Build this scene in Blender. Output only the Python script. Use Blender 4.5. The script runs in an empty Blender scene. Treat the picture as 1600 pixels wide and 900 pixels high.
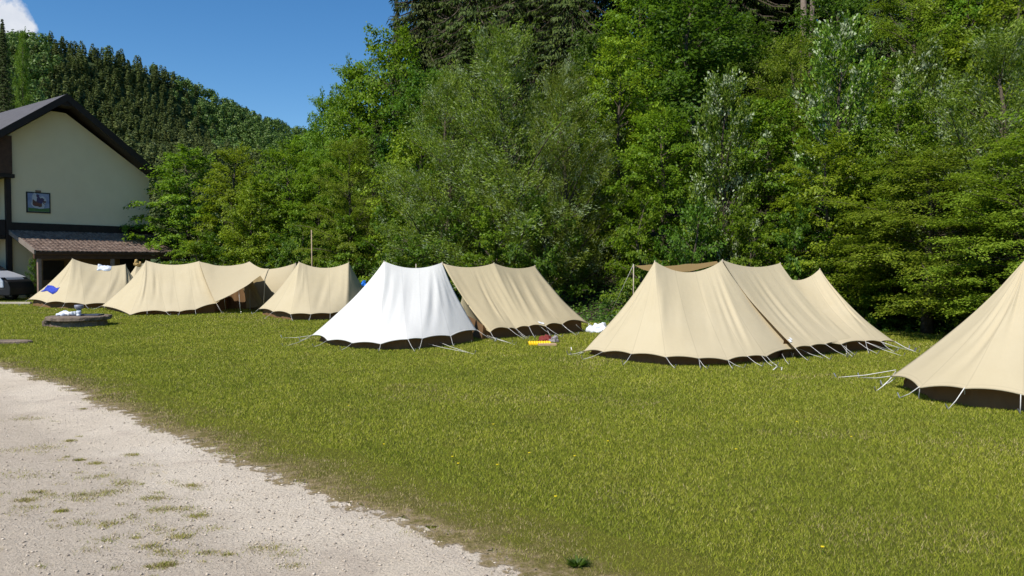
import bpy, math, random
import numpy as np
from mathutils import Vector, Matrix
R = math.radians
sc = bpy.context.scene
col = sc.collection

# ------------------------------------------------------------------ camera, sky, sun, exposure
F = 1200.0                      # focal length in pixels of the 1600x900 photograph
EYE = 1.8
PITCH = math.atan(40 / F)       # horizon at y = 410
cd = bpy.data.cameras.new('camera'); cam = bpy.data.objects.new('camera', cd); col.objects.link(cam)
cd.sensor_width = 36; cd.lens = 36 * F / 1600; cd.clip_start = .05; cd.clip_end = 5000
cam.location = (0, 0, EYE); cam.rotation_euler = (R(90) - PITCH, 0, 0)
sc.camera = cam
SUN_AZ = Vector((-.665, -.747)).normalized(); SUN_EL = R(50)
to_sun = Vector((SUN_AZ.x * math.cos(SUN_EL), SUN_AZ.y * math.cos(SUN_EL), math.sin(SUN_EL)))
sl = bpy.data.lights.new('sun', 'SUN'); sl.energy = 5.0; sl.angle = R(.5); sl.color = (1, .95, .86)
so = bpy.data.objects.new('sun', sl); col.objects.link(so)
so.rotation_euler = to_sun.to_track_quat('Z', 'Y').to_euler()
w = bpy.data.worlds.new('World'); sc.world = w; w.use_nodes = True
nt = w.node_tree; nt.nodes.clear()
sky = nt.nodes.new('ShaderNodeTexSky'); sky.sky_type = 'NISHITA'; sky.sun_disc = False
sky.sun_elevation = SUN_EL; sky.sun_rotation = math.atan2(to_sun.x, to_sun.y); sky.altitude = 700
sky.air_density = 1.0; sky.dust_density = 0.0; sky.ozone_density = 3.0
bg = nt.nodes.new('ShaderNodeBackground'); bg.inputs['Strength'].default_value = .115
wo = nt.nodes.new('ShaderNodeOutputWorld')

tcw = nt.nodes.new('ShaderNodeTexCoord'); nzw = nt.nodes.new('ShaderNodeTexNoise'); nzw.inputs['Scale'].default_value = 16; nzw.inputs['Detail'].default_value = 7; nzw.inputs['Roughness'].default_value = .55
nt.links.new(tcw.outputs['Generated'], nzw.inputs['Vector'])
def cloud_dir(px, py):
    v = Vector(((px-800)/F, 1, (410-py)/F)); return v.normalized()
dmin = None
for px, py, rad in ((-30, 60, 95), (25, 45, 48), (-90, 20, 110)):
    sb = nt.nodes.new('ShaderNodeVectorMath'); sb.operation = 'DISTANCE'; sb.inputs[1].default_value = cloud_dir(px, py); nt.links.new(tcw.outputs['Generated'], sb.inputs[0])
    dv = nt.nodes.new('ShaderNodeMath'); dv.operation = 'DIVIDE'; dv.inputs[1].default_value = rad/F*.85; nt.links.new(sb.outputs['Value'], dv.inputs[0])
    if dmin is None: dmin = dv.outputs[0]
    else:
        mn = nt.nodes.new('ShaderNodeMath'); mn.operation = 'MINIMUM'; nt.links.new(dmin, mn.inputs[0]); nt.links.new(dv.outputs[0], mn.inputs[1]); dmin = mn.outputs[0]
ad = nt.nodes.new('ShaderNodeMath'); ad.operation = 'MULTIPLY_ADD'; nt.links.new(nzw.outputs['Fac'], ad.inputs[0]); ad.inputs[1].default_value = 2.2; nt.links.new(dmin, ad.inputs[2])
rw = nt.nodes.new('ShaderNodeValToRGB'); rw.color_ramp.elements[0].position = 0; rw.color_ramp.elements[0].color = (1,1,1,1); rw.color_ramp.elements[1].position = 1; rw.color_ramp.elements[1].color = (0,0,0,1)
mrw = nt.nodes.new('ShaderNodeMapRange'); mrw.inputs[1].default_value = 1.86; mrw.inputs[2].default_value = 2.06; nt.links.new(ad.outputs[0], mrw.inputs[0]); nt.links.new(mrw.outputs[0], rw.inputs[0])
mxw = nt.nodes.new('ShaderNodeMix'); mxw.data_type = 'RGBA'; nt.links.new(rw.outputs[0], mxw.inputs[0]); hsw = nt.nodes.new('ShaderNodeHueSaturation'); hsw.inputs['Saturation'].default_value = 1.28; hsw.inputs['Value'].default_value = .94; nt.links.new(sky.outputs[0], hsw.inputs['Color']); nt.links.new(hsw.outputs[0], mxw.inputs[6])
rc = nt.nodes.new('ShaderNodeValToRGB'); rc.color_ramp.elements[0].position = .35; rc.color_ramp.elements[0].color = (6.6,6.7,7.0,1); rc.color_ramp.elements[1].position = .62; rc.color_ramp.elements[1].color = (5.0,5.3,5.9,1)
nt.links.new(nzw.outputs['Fac'], rc.inputs[0]); nt.links.new(rc.outputs[0], mxw.inputs[7])
nt.links.new(mxw.outputs[2], bg.inputs[0]); nt.links.new(bg.outputs[0], wo.inputs[0])
sc.view_settings.view_transform = 'Standard'; sc.view_settings.look = 'None'
sc.view_settings.exposure = 0.3; sc.view_settings.gamma = 1
c = sc.cycles
c.max_bounces = 5; c.diffuse_bounces = 3; c.glossy_bounces = 2; c.transmission_bounces = 3; c.transparent_max_bounces = 4
c.sample_clamp_indirect = 4; c.use_adaptive_sampling = True; c.adaptive_threshold = .02
c.use_denoising = True
c.caustics_reflective = False; c.caustics_refractive = False

# ------------------------------------------------------------------ helpers
CP, SP = math.cos(PITCH), math.sin(PITCH)
def at(px, py, Y):
    """point on the line of sight of a photo pixel, Y metres in front of the camera"""
    u = (px - 800) / F; v = -(py - 450) / F
    d = Vector((u, CP + v * SP, v * CP - SP))
    k = Y / d.y
    return Vector((d.x * k, Y, EYE + d.z * k))
def on_ground(px, py, z=0.0):
    u = (px - 800) / F; v = -(py - 450) / F
    d = Vector((u, CP + v * SP, v * CP - SP)); k = (z - EYE) / d.z
    return Vector((d.x * k, d.y * k, z))
def tag(o, label=None, cat=None, group=None, kind=None):
    if label: o['label'] = label
    if cat: o['category'] = cat
    if group: o['group'] = group
    if kind: o['kind'] = kind
    return o
def empty(name, loc, label, cat, group=None, rz=0):
    o = bpy.data.objects.new(name, None); col.objects.link(o); o.location = loc; o.rotation_euler.z = rz
    o.empty_display_size = .2
    return tag(o, label, cat, group)
def mesh_np(name, V, Fq, uv=None, smooth=False, mats=None, mi=None):
    """V (n,3); Fq (m,k) all same k"""
    me = bpy.data.meshes.new(name); V = np.asarray(V, np.float32); Fq = np.asarray(Fq, np.int32)
    m, k = Fq.shape
    me.vertices.add(len(V)); me.vertices.foreach_set('co', V.ravel())
    me.loops.add(m * k); me.loops.foreach_set('vertex_index', Fq.ravel())
    me.polygons.add(m); me.polygons.foreach_set('loop_start', np.arange(0, m * k, k, dtype=np.int32))
    me.polygons.foreach_set('loop_total', np.full(m, k, np.int32))
    if smooth: me.polygons.foreach_set('use_smooth', np.ones(m, bool))
    if uv is not None:
        l = me.uv_layers.new(name='UVMap'); l.data.foreach_set('uv', np.asarray(uv, np.float32)[Fq.ravel()].ravel())
    for a in (mats or []): me.materials.append(a)
    if mi is not None: me.polygons.foreach_set('material_index', np.asarray(mi, np.int32))
    me.update(calc_edges=True)
    return me
def link(name, me, parent=None):
    o = bpy.data.objects.new(name, me); col.objects.link(o)
    if parent: o.parent = parent
    return o
class MB:
    """collects boxes, tubes, prisms, grids and builds one mesh object"""
    def __init__(s): s.v = []; s.f = []
    def add(s, vs, fs):
        b = len(s.v); s.v += [tuple(x) for x in vs]; s.f += [tuple(b + i for i in f) for f in fs]; return s
    def box(s, lo, hi, M=None):
        x0, y0, z0 = lo; x1, y1, z1 = hi
        vs = [Vector(p) for p in ((x0,y0,z0),(x1,y0,z0),(x1,y1,z0),(x0,y1,z0),(x0,y0,z1),(x1,y0,z1),(x1,y1,z1),(x0,y1,z1))]
        if M is not None: vs = [M @ p for p in vs]
        return s.add(vs, [(0,3,2,1),(4,5,6,7),(0,1,5,4),(1,2,6,5),(2,3,7,6),(3,0,4,7)])
    def tube(s, pts, r, n=8, cap=True):
        pts = [Vector(p) for p in pts]; rr = r if isinstance(r, (list, tuple)) else [r] * len(pts)
        vs = []; fs = []
        for i, p in enumerate(pts):
            d = (pts[min(i + 1, len(pts) - 1)] - pts[max(i - 1, 0)]).normalized()
            a = d.orthogonal().normalized() if i == 0 else (a - d * a.dot(d)).normalized()
            b = d.cross(a)
            for k in range(n):
                t = 2 * math.pi * k / n; vs.append(p + (a * math.cos(t) + b * math.sin(t)) * rr[i])
        for i in range(len(pts) - 1):
            for k in range(n):
                k2 = (k + 1) % n; fs.append((i*n+k, i*n+k2, (i+1)*n+k2, (i+1)*n+k))
        if cap: fs += [tuple(range(n))[::-1], tuple(range((len(pts)-1)*n, len(pts)*n))]
        return s.add(vs, fs)
    def lathe(s, prof, n=24, M=None, wob=None):
        vs = []; fs = []
        for i, (r, z) in enumerate(prof):
            for k in range(n):
                t = 2*math.pi*k/n; q = r * (1 + (wob(t, i) if wob else 0)); p = Vector((q*math.cos(t), q*math.sin(t), z))
                vs.append(M @ p if M is not None else p)
        for i in range(len(prof)-1):
            for k in range(n):
                k2 = (k+1) % n; fs.append((i*n+k, i*n+k2, (i+1)*n+k2, (i+1)*n+k))
        fs += [tuple(range(n))[::-1], tuple(range((len(prof)-1)*n, len(prof)*n))]
        return s.add(vs, fs)
    def prism(s, poly, d):
        """extrude a 3-D polygon by vector d"""
        n = len(poly); poly = [Vector(p) for p in poly]; d = Vector(d)
        return s.add(poly + [p + d for p in poly], [tuple(range(n))[::-1], tuple(range(n, 2*n))] + [(i, (i+1) % n, n + (i+1) % n, n+i) for i in range(n)])
    def build(s, name, mat, parent=None, smooth=False, bevel=0, local=None):
        me = bpy.data.meshes.new(name)
        if local is not None: s.v = [tuple(Vector(v) - Vector(local)) for v in s.v]
        me.from_pydata(s.v, [], s.f); me.materials.append(mat)
        if smooth:
            me.polygons.foreach_set('use_smooth', [True] * len(me.polygons))
        me.update(); o = link(name, me, parent)
        if bevel:
            m = o.modifiers.new('bevel', 'BEVEL'); m.width = bevel; m.segments = 2; m.limit_method = 'ANGLE'
        return o
def inv_loc(parent, V):
    return np.asarray(V) - np.array(parent.location)

# ------------------------------------------------------------------ materials
def new_mat(name):
    m = bpy.data.materials.new(name); m.use_nodes = True; t = m.node_tree; t.nodes.clear()
    o = t.nodes.new('ShaderNodeOutputMaterial'); return m, t, o
def N(t, kind, **kw):
    n = t.nodes.new(kind)
    for k, v in kw.items():
        if k.startswith('i_'):
            key = k[2:].replace('_', ' ')
            n.inputs[key].default_value = v
        else: setattr(n, k, v)
    return n
def ramp(t, fac, stops):
    r = t.nodes.new('ShaderNodeValToRGB'); e = r.color_ramp.elements
    while len(e) > 1: e.remove(e[-1])
    e[0].position = stops[0][0]; e[0].color = (*stops[0][1], 1)
    for p, c_ in stops[1:]:
        q = e.new(p); q.color = (*c_, 1)
    t.links.new(fac, r.inputs[0]); return r.outputs[0]
def noise(t, scale, detail=4, rough=.55, vec=None, dist=0):
    n = t.nodes.new('ShaderNodeTexNoise'); n.inputs['Scale'].default_value = scale; n.inputs['Detail'].default_value = detail
    n.inputs['Roughness'].default_value = rough; n.inputs['Distortion'].default_value = dist
    if vec is None:
        vec = t.nodes.new('ShaderNodeTexCoord').outputs['Object']
    t.links.new(vec, n.inputs['Vector']); return n.outputs['Fac']
def mixc(t, fac, a, b, mode='MIX'):
    m = t.nodes.new('ShaderNodeMix'); m.data_type = 'RGBA'; m.blend_type = mode
    for s, v in ((m.inputs[0], fac), (m.inputs[6], a), (m.inputs[7], b)):
        if isinstance(v, bpy.types.NodeSocket): t.links.new(v, s)
        elif isinstance(v, (tuple, list)): s.default_value = (*v, 1)
        else: s.default_value = v
    return m.outputs[2]
def bump(t, h, strength, dist=.02, normal=None):
    b = t.nodes.new('ShaderNodeBump'); b.inputs['Strength'].default_value = strength; b.inputs['Distance'].default_value = dist
    t.links.new(h, b.inputs['Height'])
    if normal is not None: t.links.new(normal, b.inputs['Normal'])
    return b.outputs[0]
def principled(t, out, colr, rough=.8, metal=0, normal=None, spec=.3):
    p = t.nodes.new('ShaderNodeBsdfPrincipled')
    if isinstance(colr, bpy.types.NodeSocket): t.links.new(colr, p.inputs['Base Color'])
    else: p.inputs['Base Color'].default_value = (*colr, 1)
    p.inputs['Roughness'].default_value = rough; p.inputs['Metallic'].default_value = metal
    p.inputs['Specular IOR Level'].default_value = spec
    if normal is not None: t.links.new(normal, p.inputs['Normal'])
    if out is not None: t.links.new(p.outputs[0], out.inputs[0])
    return p
def simple(name, c1, c2=None, scale=3, rough=.8, metal=0, bs=.15, spec=.3, bdist=.01):
    m, t, o = new_mat(name); c2 = c2 or tuple(x * .75 for x in c1)
    f = noise(t, scale, 6, .6); cc = ramp(t, f, [(.3, c2), (.7, c1)])
    nb = bump(t, noise(t, scale * 6, 4), bs, bdist)
    principled(t, o, cc, rough, metal, nb, spec); return m
def canvas(name, c1, c2, trans):
    m, t, o = new_mat(name)
    tc = t.nodes.new('ShaderNodeTexCoord')
    f = noise(t, 1.1, 5, .6, tc.outputs['Object']); cc = ramp(t, f, [(.3, c2), (.7, c1)])
    # faint stains low down and along the seams: narrow darker bands, dirt of their own shape
    st = noise(t, 6, 6, .7, tc.outputs['Object']); cc = mixc(t, ramp(t, st, [(.6, (0,0,0)), (.85, (.35,.35,.35))]), cc, tuple(x*.72 for x in c1))
    uvn = t.nodes.new('ShaderNodeUVMap'); sx = t.nodes.new('ShaderNodeSeparateXYZ'); t.links.new(uvn.outputs[0], sx.inputs[0])
    fr_ = N(t, 'ShaderNodeMath', operation='PINGPONG'); t.links.new(sx.outputs[0], fr_.inputs[0]); fr_.inputs[1].default_value = .5
    cc = mixc(t, ramp(t, fr_.outputs[0], [(0, (.5,)*3), (.012, (.4,)*3), (.022, (0,)*3)]), cc, tuple(x*.72 for x in c1))
    cc = mixc(t, ramp(t, sx.outputs[1], [(.968, (0,)*3), (.972, (.3,)*3), (.978, (0,)*3)]), cc, tuple(x*.6 for x in c1))
    wv = t.nodes.new('ShaderNodeTexNoise'); wv.inputs['Scale'].default_value = 3.2; wv.inputs['Detail'].default_value = 5
    t.links.new(tc.outputs['Object'], wv.inputs['Vector'])
    n1 = bump(t, wv.outputs['Fac'], .3, .03)
    n2 = bump(t, noise(t, 60, 2, .5, tc.outputs['Object']), .12, .004, n1)
    p = principled(t, None, cc, .9, 0, n2, .1)
    tr = t.nodes.new('ShaderNodeBsdfTranslucent'); t.links.new(mixc(t, 1.0, cc, (1, .86, .62), 'MULTIPLY'), tr.inputs[0]); t.links.new(n2, tr.inputs['Normal'])
    mx = t.nodes.new('ShaderNodeMixShader'); mx.inputs[0].default_value = trans
    t.links.new(p.outputs[0], mx.inputs[1]); t.links.new(tr.outputs[0], mx.inputs[2]); t.links.new(mx.outputs[0], o.inputs[0]); return m
def leafy(name, stops, trans_c, tw=.34, rough=.5, spec=.22, patch=.35, under=None, pale=None):
    """leaf material: colour varies leaf by leaf and branch by branch"""
    m, t, o = new_mat(name)
    g = t.nodes.new('ShaderNodeNewGeometry')
    oi = t.nodes.new('ShaderNodeObjectInfo')
    cc = ramp(t, g.outputs['Random Per Island'], stops)
    f = noise(t, .8, 3, .6, g.outputs['Position'])
    cc = mixc(t, ramp(t, f, [(.38, (0,0,0)), (.62, (patch,)*3)]), cc, tuple(min(1, x * .5) for x in stops[0][1]))
    hs = t.nodes.new('ShaderNodeHueSaturation')
    mr = t.nodes.new('ShaderNodeMapRange'); mr.inputs[3].default_value = .478; mr.inputs[4].default_value = .505
    t.links.new(oi.outputs['Random'], mr.inputs[0]); t.links.new(mr.outputs[0], hs.inputs['Hue']); t.links.new(cc, hs.inputs['Color'])
    mv = t.nodes.new('ShaderNodeMapRange'); mv.inputs[3].default_value = .9; mv.inputs[4].default_value = 1.35
    t.links.new(oi.outputs['Random'], mv.inputs[0]); t.links.new(mv.outputs[0], hs.inputs['Value'])
    cc = hs.outputs[0]
    if pale:
        pf = noise(t, 2.4, 2, .5, g.outputs['Position'])
        a_ = N(t, 'ShaderNodeMath', operation='MULTIPLY_ADD'); t.links.new(g.outputs['Random Per Island'], a_.inputs[0]); a_.inputs[1].default_value = .13; t.links.new(pf, a_.inputs[2])
        cc = mixc(t, ramp(t, a_.outputs[0], [(.63, (0,)*3), (.655, (1,)*3)]), cc, pale)
    if under: cc = mixc(t, g.outputs['Backfacing'], cc, under)
    p = principled(t, None, cc, rough, 0, None, spec)
    tr = t.nodes.new('ShaderNodeBsdfTranslucent')
    t.links.new(mixc(t, .75, cc, trans_c), tr.inputs[0])
    mx = t.nodes.new('ShaderNodeMixShader'); mx.inputs[0].default_value = tw
    t.links.new(p.outputs[0], mx.inputs[1]); t.links.new(tr.outputs[0], mx.inputs[2]); t.links.new(mx.outputs[0], o.inputs[0]); return m

M = {}
M['canvas'] = canvas('canvas_beige', (.545, .465, .315), (.515, .435, .285), .15)
M['canvas_tan'] = canvas('canvas_tan', (.53, .445, .285), (.49, .41, .26), .15)
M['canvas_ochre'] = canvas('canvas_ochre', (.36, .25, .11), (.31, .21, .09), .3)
M['canvas_white'] = canvas('canvas_white', (.655, .645, .62), (.62, .61, .585), .10)
M['canvas_shaded'] = canvas('canvas_shaded', (.30, .23, .12), (.25, .19, .10), .15)  # tent canvas with the interior shade put into its olive colour
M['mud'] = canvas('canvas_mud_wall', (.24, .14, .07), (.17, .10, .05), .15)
M['rope'] = simple('rope', (.72, .70, .66), rough=.8)
M['steel'] = simple('steel', (.45, .45, .46), rough=.4, metal=.8)
M['pole'] = simple('tent_pole', (.42, .36, .28), rough=.5)
M['bark'] = simple('bark', (.11, .085, .06), (.05, .04, .03), 6, .9, bs=.6, bdist=.03)
M['bark_pine'] = simple('bark_pale', (.30, .24, .19), (.14, .10, .08), 4, .9, bs=.6, bdist=.03)
M['leaf_maple'] = leafy('leaf_maple', [(0, (.055,.120,.008)), (.5, (.105,.195,.012)), (1, (.18,.265,.02))], (.24,.42,.015))
M['leaf_lime'] = leafy('leaf_lime', [(0, (.085,.15,.008)), (.5, (.155,.235,.012)), (1, (.235,.31,.022))], (.32,.45,.02))
M['leaf_dark'] = leafy('leaf_dark', [(0, (.032,.078,.007)), (.5, (.062,.13,.010)), (1, (.105,.18,.016))], (.14,.28,.015))
M['leaf_willow'] = leafy('leaf_willow', [(0, (.080,.130,.010)), (.6, (.145,.205,.014)), (1, (.22,.275,.035))], (.24,.34,.03), pale=(.26,.32,.17))
M['leaf_silver'] = leafy('leaf_silver', [(0, (.06,.13,.01)), (.5, (.11,.20,.014)), (1, (.17,.25,.025))], (.26,.4,.05), tw=.25, patch=.2, pale=(.38,.44,.27))
M['leaf_yellow'] = leafy('leaf_yellow', [(0, (.085,.14,.010)), (.5, (.145,.215,.014)), (1, (.22,.285,.028))], (.28,.42,.02))
M['leaf_spruce'] = leafy('leaf_spruce', [(0, (.030,.062,.010)), (.6, (.060,.100,.014)), (1, (.10,.14,.022))], (.07,.12,.012), tw=.15, rough=.6, spec=.2)
M['leaf_spruce_light'] = leafy('leaf_spruce_light', [(0, (.060,.090,.012)), (.6, (.11,.15,.018)), (1, (.17,.19,.03))], (.12,.17,.015), tw=.25, rough=.6, spec=.1)
M['leaf_under'] = leafy('leaf_undergrowth', [(0, (.03,.08,.012)), (.5, (.06,.13,.016)), (1, (.12,.20,.03))], (.14,.28,.02))

# ------------------------------------------------------------------ terrain
rng = np.random.default_rng(7)
def vnoise(x, y, seed=0):
    """smooth value noise, vectorised"""
    x = np.asarray(x, float); y = np.asarray(y, float)
    xi = np.floor(x).astype(np.int64); yi = np.floor(y).astype(np.int64); fx = x - xi; fy = y - yi
    fx = fx*fx*(3-2*fx); fy = fy*fy*(3-2*fy)
    def h(a, b):
        n = (a * 374761393 + b * 668265263 + seed * 1442695041) & 0xffffffff
        n = ((n ^ (n >> 13)) * 1274126177) & 0xffffffff
        return ((n ^ (n >> 16)) & 0xffff) / 65535.0
    return (h(xi,yi)*(1-fx)+h(xi+1,yi)*fx)*(1-fy) + (h(xi,yi+1)*(1-fx)+h(xi+1,yi+1)*fx)*fy
def fbm(x, y, o=4, seed=0):
    s = 0; a = .5
    for k in range(o): s = s + a * vnoise(x * 2**k, y * 2**k, seed + k); a *= .5
    return s / (1 - .5**o)
def sstep(a, b, x):
    t = np.clip((x - a) / (b - a), 0, 1); return t*t*(3-2*t)
# line where lawn ends and trees begin: convex around the field
TL = np.array([(-60, 52), (-24, 47), (-15, 43), (-8, 35), (2.6, 23.5), (11, 20), (18, 15.5), (30, 6), (60, -30)], float)
def tl_dist(x, y):
    """signed distance beyond the treeline (positive = in the wood)"""
    x = np.asarray(x, float); y = np.asarray(y, float); best = np.full(x.shape, 1e9); sg = np.zeros(x.shape)
    for a, b in zip(TL[:-1], TL[1:]):
        d = b - a; L2 = d @ d; t = np.clip(((x-a[0])*d[0] + (y-a[1])*d[1]) / L2, 0, 1)
        qx = x - (a[0] + t*d[0]); qy = y - (a[1] + t*d[1]); dist = np.hypot(qx, qy)
        s = np.sign(d[0]*(y-a[1]) - d[1]*(x-a[0])); m = dist < best
        best = np.where(m, dist, best); sg = np.where(m, s, sg)
    return best * sg
def bank_z(x, y):
    d = tl_dist(x, y); a = .78*np.asarray(x) - .63*np.asarray(y)
    g = sstep(-36, -22, a)
    dd = np.clip(d - 1.0, 0, 60)
    return dd * .50 * g + (fbm(np.asarray(x)*.15, np.asarray(y)*.15, 3, 5) - .5) * .8 * sstep(2, 8, d)
def bank1(x, y): return float(bank_z(np.array([x]), np.array([y]))[0])

def grass_ground_mat():
    m, t, o = new_mat('lawn_soil')
    g = t.nodes.new('ShaderNodeNewGeometry').outputs['Position']
    a = ramp(t, noise(t, .35, 5, .6, g), [(.3, (.095,.11,.012)), (.55, (.135,.145,.016)), (.75, (.17,.155,.022))])
    b = ramp(t, noise(t, 9, 6, .7, g), [(.3, (.045,.055,.010)), (.6, (.10,.105,.02)), (.8, (.16,.14,.04))])
    cc = mixc(t, .55, a, b)
    principled(t, o, cc, .95, 0, bump(t, noise(t, 40, 5, .7, g), .9, .04), .1); return m
M['lawn'] = grass_ground_mat()
def gravel_mat():
    m, t, o = new_mat('gravel')
    g = t.nodes.new('ShaderNodeNewGeometry').outputs['Position']
    base = ramp(t, noise(t, .5, 4, .6, g), [(.25, (.63,.535,.42)), (.5, (.71,.615,.495)), (.75, (.77,.68,.56))])
    fine = ramp(t, noise(t, 55, 5, .75, g), [(.25, (.55,.53,.50)), (.5, (.92,.91,.9)), (.78, (1.12,1.1,1.08))])
    cc = mixc(t, 1, base, fine, 'MULTIPLY')
    v = t.nodes.new('ShaderNodeTexVoronoi'); v.inputs['Scale'].default_value = 42; t.links.new(g, v.inputs['Vector'])
    cc = mixc(t, ramp(t, v.outputs['Distance'], [(0, (.45,)*3), (.35, (0,)*3)]), cc, v.outputs['Color'] if False else (.50,.44,.38))
    # damp, dirtier patches where the weeds grow
    dp = ramp(t, noise(t, .9, 5, .7, g, 1.2), [(.52, (0,)*3), (.72, (.6,)*3)])
    cc = mixc(t, dp, cc, (.40,.32,.26))
    # rough unworn strip between the two compacted wheel tracks
    uv = t.nodes.new('ShaderNodeUVMap').outputs[0]; sx = t.nodes.new('ShaderNodeSeparateXYZ'); t.links.new(uv, sx.inputs[0])
    wa = N(t, 'ShaderNodeMath', operation='MULTIPLY_ADD'); t.links.new(noise(t, 1.6, 5, .65, g), wa.inputs[0]); wa.inputs[1].default_value = .11; t.links.new(sx.outputs[1], wa.inputs[2])
    band = ramp(t, wa.outputs[0], [(.105, (0,)*3), (.15, (1,)*3), (.225, (1,)*3), (.27, (.25,)*3)])
    rough = ramp(t, noise(t, 22, 6, .8, g), [(.3, (.27,.215,.165)), (.5, (.44,.365,.285)), (.7, (.56,.48,.39))])
    bf = N(t, 'ShaderNodeMath', operation='MULTIPLY'); t.links.new(band, bf.inputs[0]); bf.inputs[1].default_value = .62
    cc = mixc(t, bf.outputs[0], cc, rough)
    n1 = bump(t, noise(t, 2.5, 4, .6, g), .5, .06); n2 = bump(t, noise(t, 70, 4, .8, g), 1.0, .02, n1)
    n3 = bump(t, v.outputs['Distance'], .4, .01, n2)
    principled(t, o, cc, .95, 0, n3, .15); return m
M['gravel'] = gravel_mat()
M['soil'] = simple('forest_soil', (.05, .04, .025), (.02, .018, .01), 1.5, .95, bs=.8, bdist=.1)

# ground: one sheet to the horizon
gx = np.concatenate([[-3000,-1200,-500,-200], np.linspace(-100,100,41), [200,500,1200,3000]])
X, Y = np.meshgrid(gx, gx); V = np.stack([X.ravel(), Y.ravel(), np.zeros(X.size)], 1)
n = len(gx); I = (np.arange(n-1)[:,None]*n + np.arange(n-1)).ravel()
me = mesh_np('ground', V, np.stack([I, I+1, I+n+1, I+n], 1), mats=[M['lawn']])
tag(link('ground', me), kind='structure')

# gravel path: ragged edge against the lawn
EDGE = [on_ground(*p) for p in ((-260,520),(0,571),(60,588),(130,611),(210,647),(300,690),(390,722),(480,752),(560,785),(625,812),(720,848),(860,903),(1060,985),(1500,1200))]
EX = np.array([(p.x, p.y) for p in EDGE])
EX = np.vstack([EX, [[4.5, -6]]])
def edge_y(x): return np.interp(x, EX[:,0], EX[:,1])
def path_d(x, y):
    """metres into the lawn from the path edge (negative = on the gravel)"""
    x = np.asarray(x, float); y = np.asarray(y, float); best = np.full(x.shape, 1e9); sg = np.ones(x.shape)
    for a, b in zip(EX[:-1], EX[1:]):
        d = b - a; t = np.clip(((x-a[0])*d[0] + (y-a[1])*d[1]) / (d @ d), 0, 1)
        qx = x-(a[0]+t*d[0]); qy = y-(a[1]+t*d[1]); dist = np.hypot(qx, qy); s = np.sign(d[0]*(y-a[1]) - d[1]*(x-a[0])); m = dist < best
        best = np.where(m, dist, best); sg = np.where(m, s, sg)
    return best * sg
pts = []
for a, b in zip(EX[:-1], EX[1:]):
    L = np.hypot(*(b-a)); k = max(2, int(L / .06))
    for j in range(k):
        p = a + (b-a)*j/k; nrm = np.array([-(b-a)[1], (b-a)[0]]) / L
        e = (fbm(np.array([p[0]*2.2]), np.array([p[1]*2.2]), 5, 11)[0] - .5) * .3
        pts.append(p + nrm * e)
pts = np.array(pts); K = 26
rows = []; quv = []
for k in range(K):
    q = (k / (K-1)) ** 2 * 12
    rows.append(np.stack([pts[:,0] - q*.45, pts[:,1] - q, np.full(len(pts), .004)], 1)); quv.append(np.full(len(pts), q/12))
V = np.concatenate(rows); n = len(pts)
I = (np.arange(K-1)[:,None]*n + np.arange(n-1)).ravel()

me = mesh_np('gravel_path', V, np.stack([I, I+n, I+n+1, I+1], 1), uv=np.stack([np.zeros(len(V)), np.concatenate(quv)], 1), smooth=True, mats=[M['gravel']])
tag(link('gravel_path', me), kind='structure')

# worn verge between gravel and lawn: bare soil, straw and stones mixed
def verge_mat():
    m, t, o = new_mat('worn_verge'); g = t.nodes.new('ShaderNodeNewGeometry').outputs['Position']
    uv = t.nodes.new('ShaderNodeUVMap').outputs[0]; sx = t.nodes.new('ShaderNodeSeparateXYZ'); t.links.new(uv, sx.inputs[0])
    nz = noise(t, 5, 7, .75, g); hv = N(t, 'ShaderNodeMath', operation='MULTIPLY'); t.links.new(sx.outputs[1], hv.inputs[0]); hv.inputs[1].default_value = .5; ad = N(t, 'ShaderNodeMath', operation='MULTIPLY_ADD'); t.links.new(nz, ad.inputs[0]); ad.inputs[1].default_value = .75; t.links.new(hv.outputs[0], ad.inputs[2])
    cc = ramp(t, ad.outputs[0], [(.40, (.50,.41,.31)), (.45, (.29,.22,.12)), (.54, (.16,.135,.045)), (.68, (.12,.12,.018))])
    fine = ramp(t, noise(t, 50, 4, .7, g), [(.3, (.6,.6,.6)), (.7, (1.1,1.1,1.1))]); cc = mixc(t, 1, cc, fine, 'MULTIPLY')
    p = principled(t, None, cc, .95, 0, bump(t, noise(t, 60, 4, .7, g), .8, .02), .1); tr = t.nodes.new('ShaderNodeBsdfTransparent'); mx = t.nodes.new('ShaderNodeMixShader')
    t.links.new(ramp(t, ad.outputs[0], [(.41, (0,)*3), (.43, (1,)*3)]), mx.inputs[0]); t.links.new(tr.outputs[0], mx.inputs[1]); t.links.new(p.outputs[0], mx.inputs[2]); t.links.new(mx.outputs[0], o.inputs[0]); return m
rows = []; uvs = []
nrmE = np.gradient(pts, axis=0); nrmE = np.stack([-nrmE[:,1], nrmE[:,0]], 1)
for _ in range(12): nrmE[1:-1] = (nrmE[:-2]+nrmE[1:-1]+nrmE[2:])/3
nrmE /= np.linalg.norm(nrmE, axis=1)[:,None]
for k in range(7):
    q = -.16 + k*.16; pp = pts + nrmE*q; rows.append(np.stack([pp[:,0], pp[:,1], np.full(len(pts), .008)], 1)); uvs.append(np.stack([np.zeros(len(pts)), np.full(len(pts), k/6)], 1))
V = np.concatenate(rows); n = len(pts); I = (np.arange(6)[:,None]*n + np.arange(n-1)).ravel()
me = mesh_np('verge', V, np.stack([I, I+1, I+n+1, I+n], 1), uv=np.concatenate(uvs), smooth=True, mats=[verge_mat()])
tag(link('verge', me), kind='structure')

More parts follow.
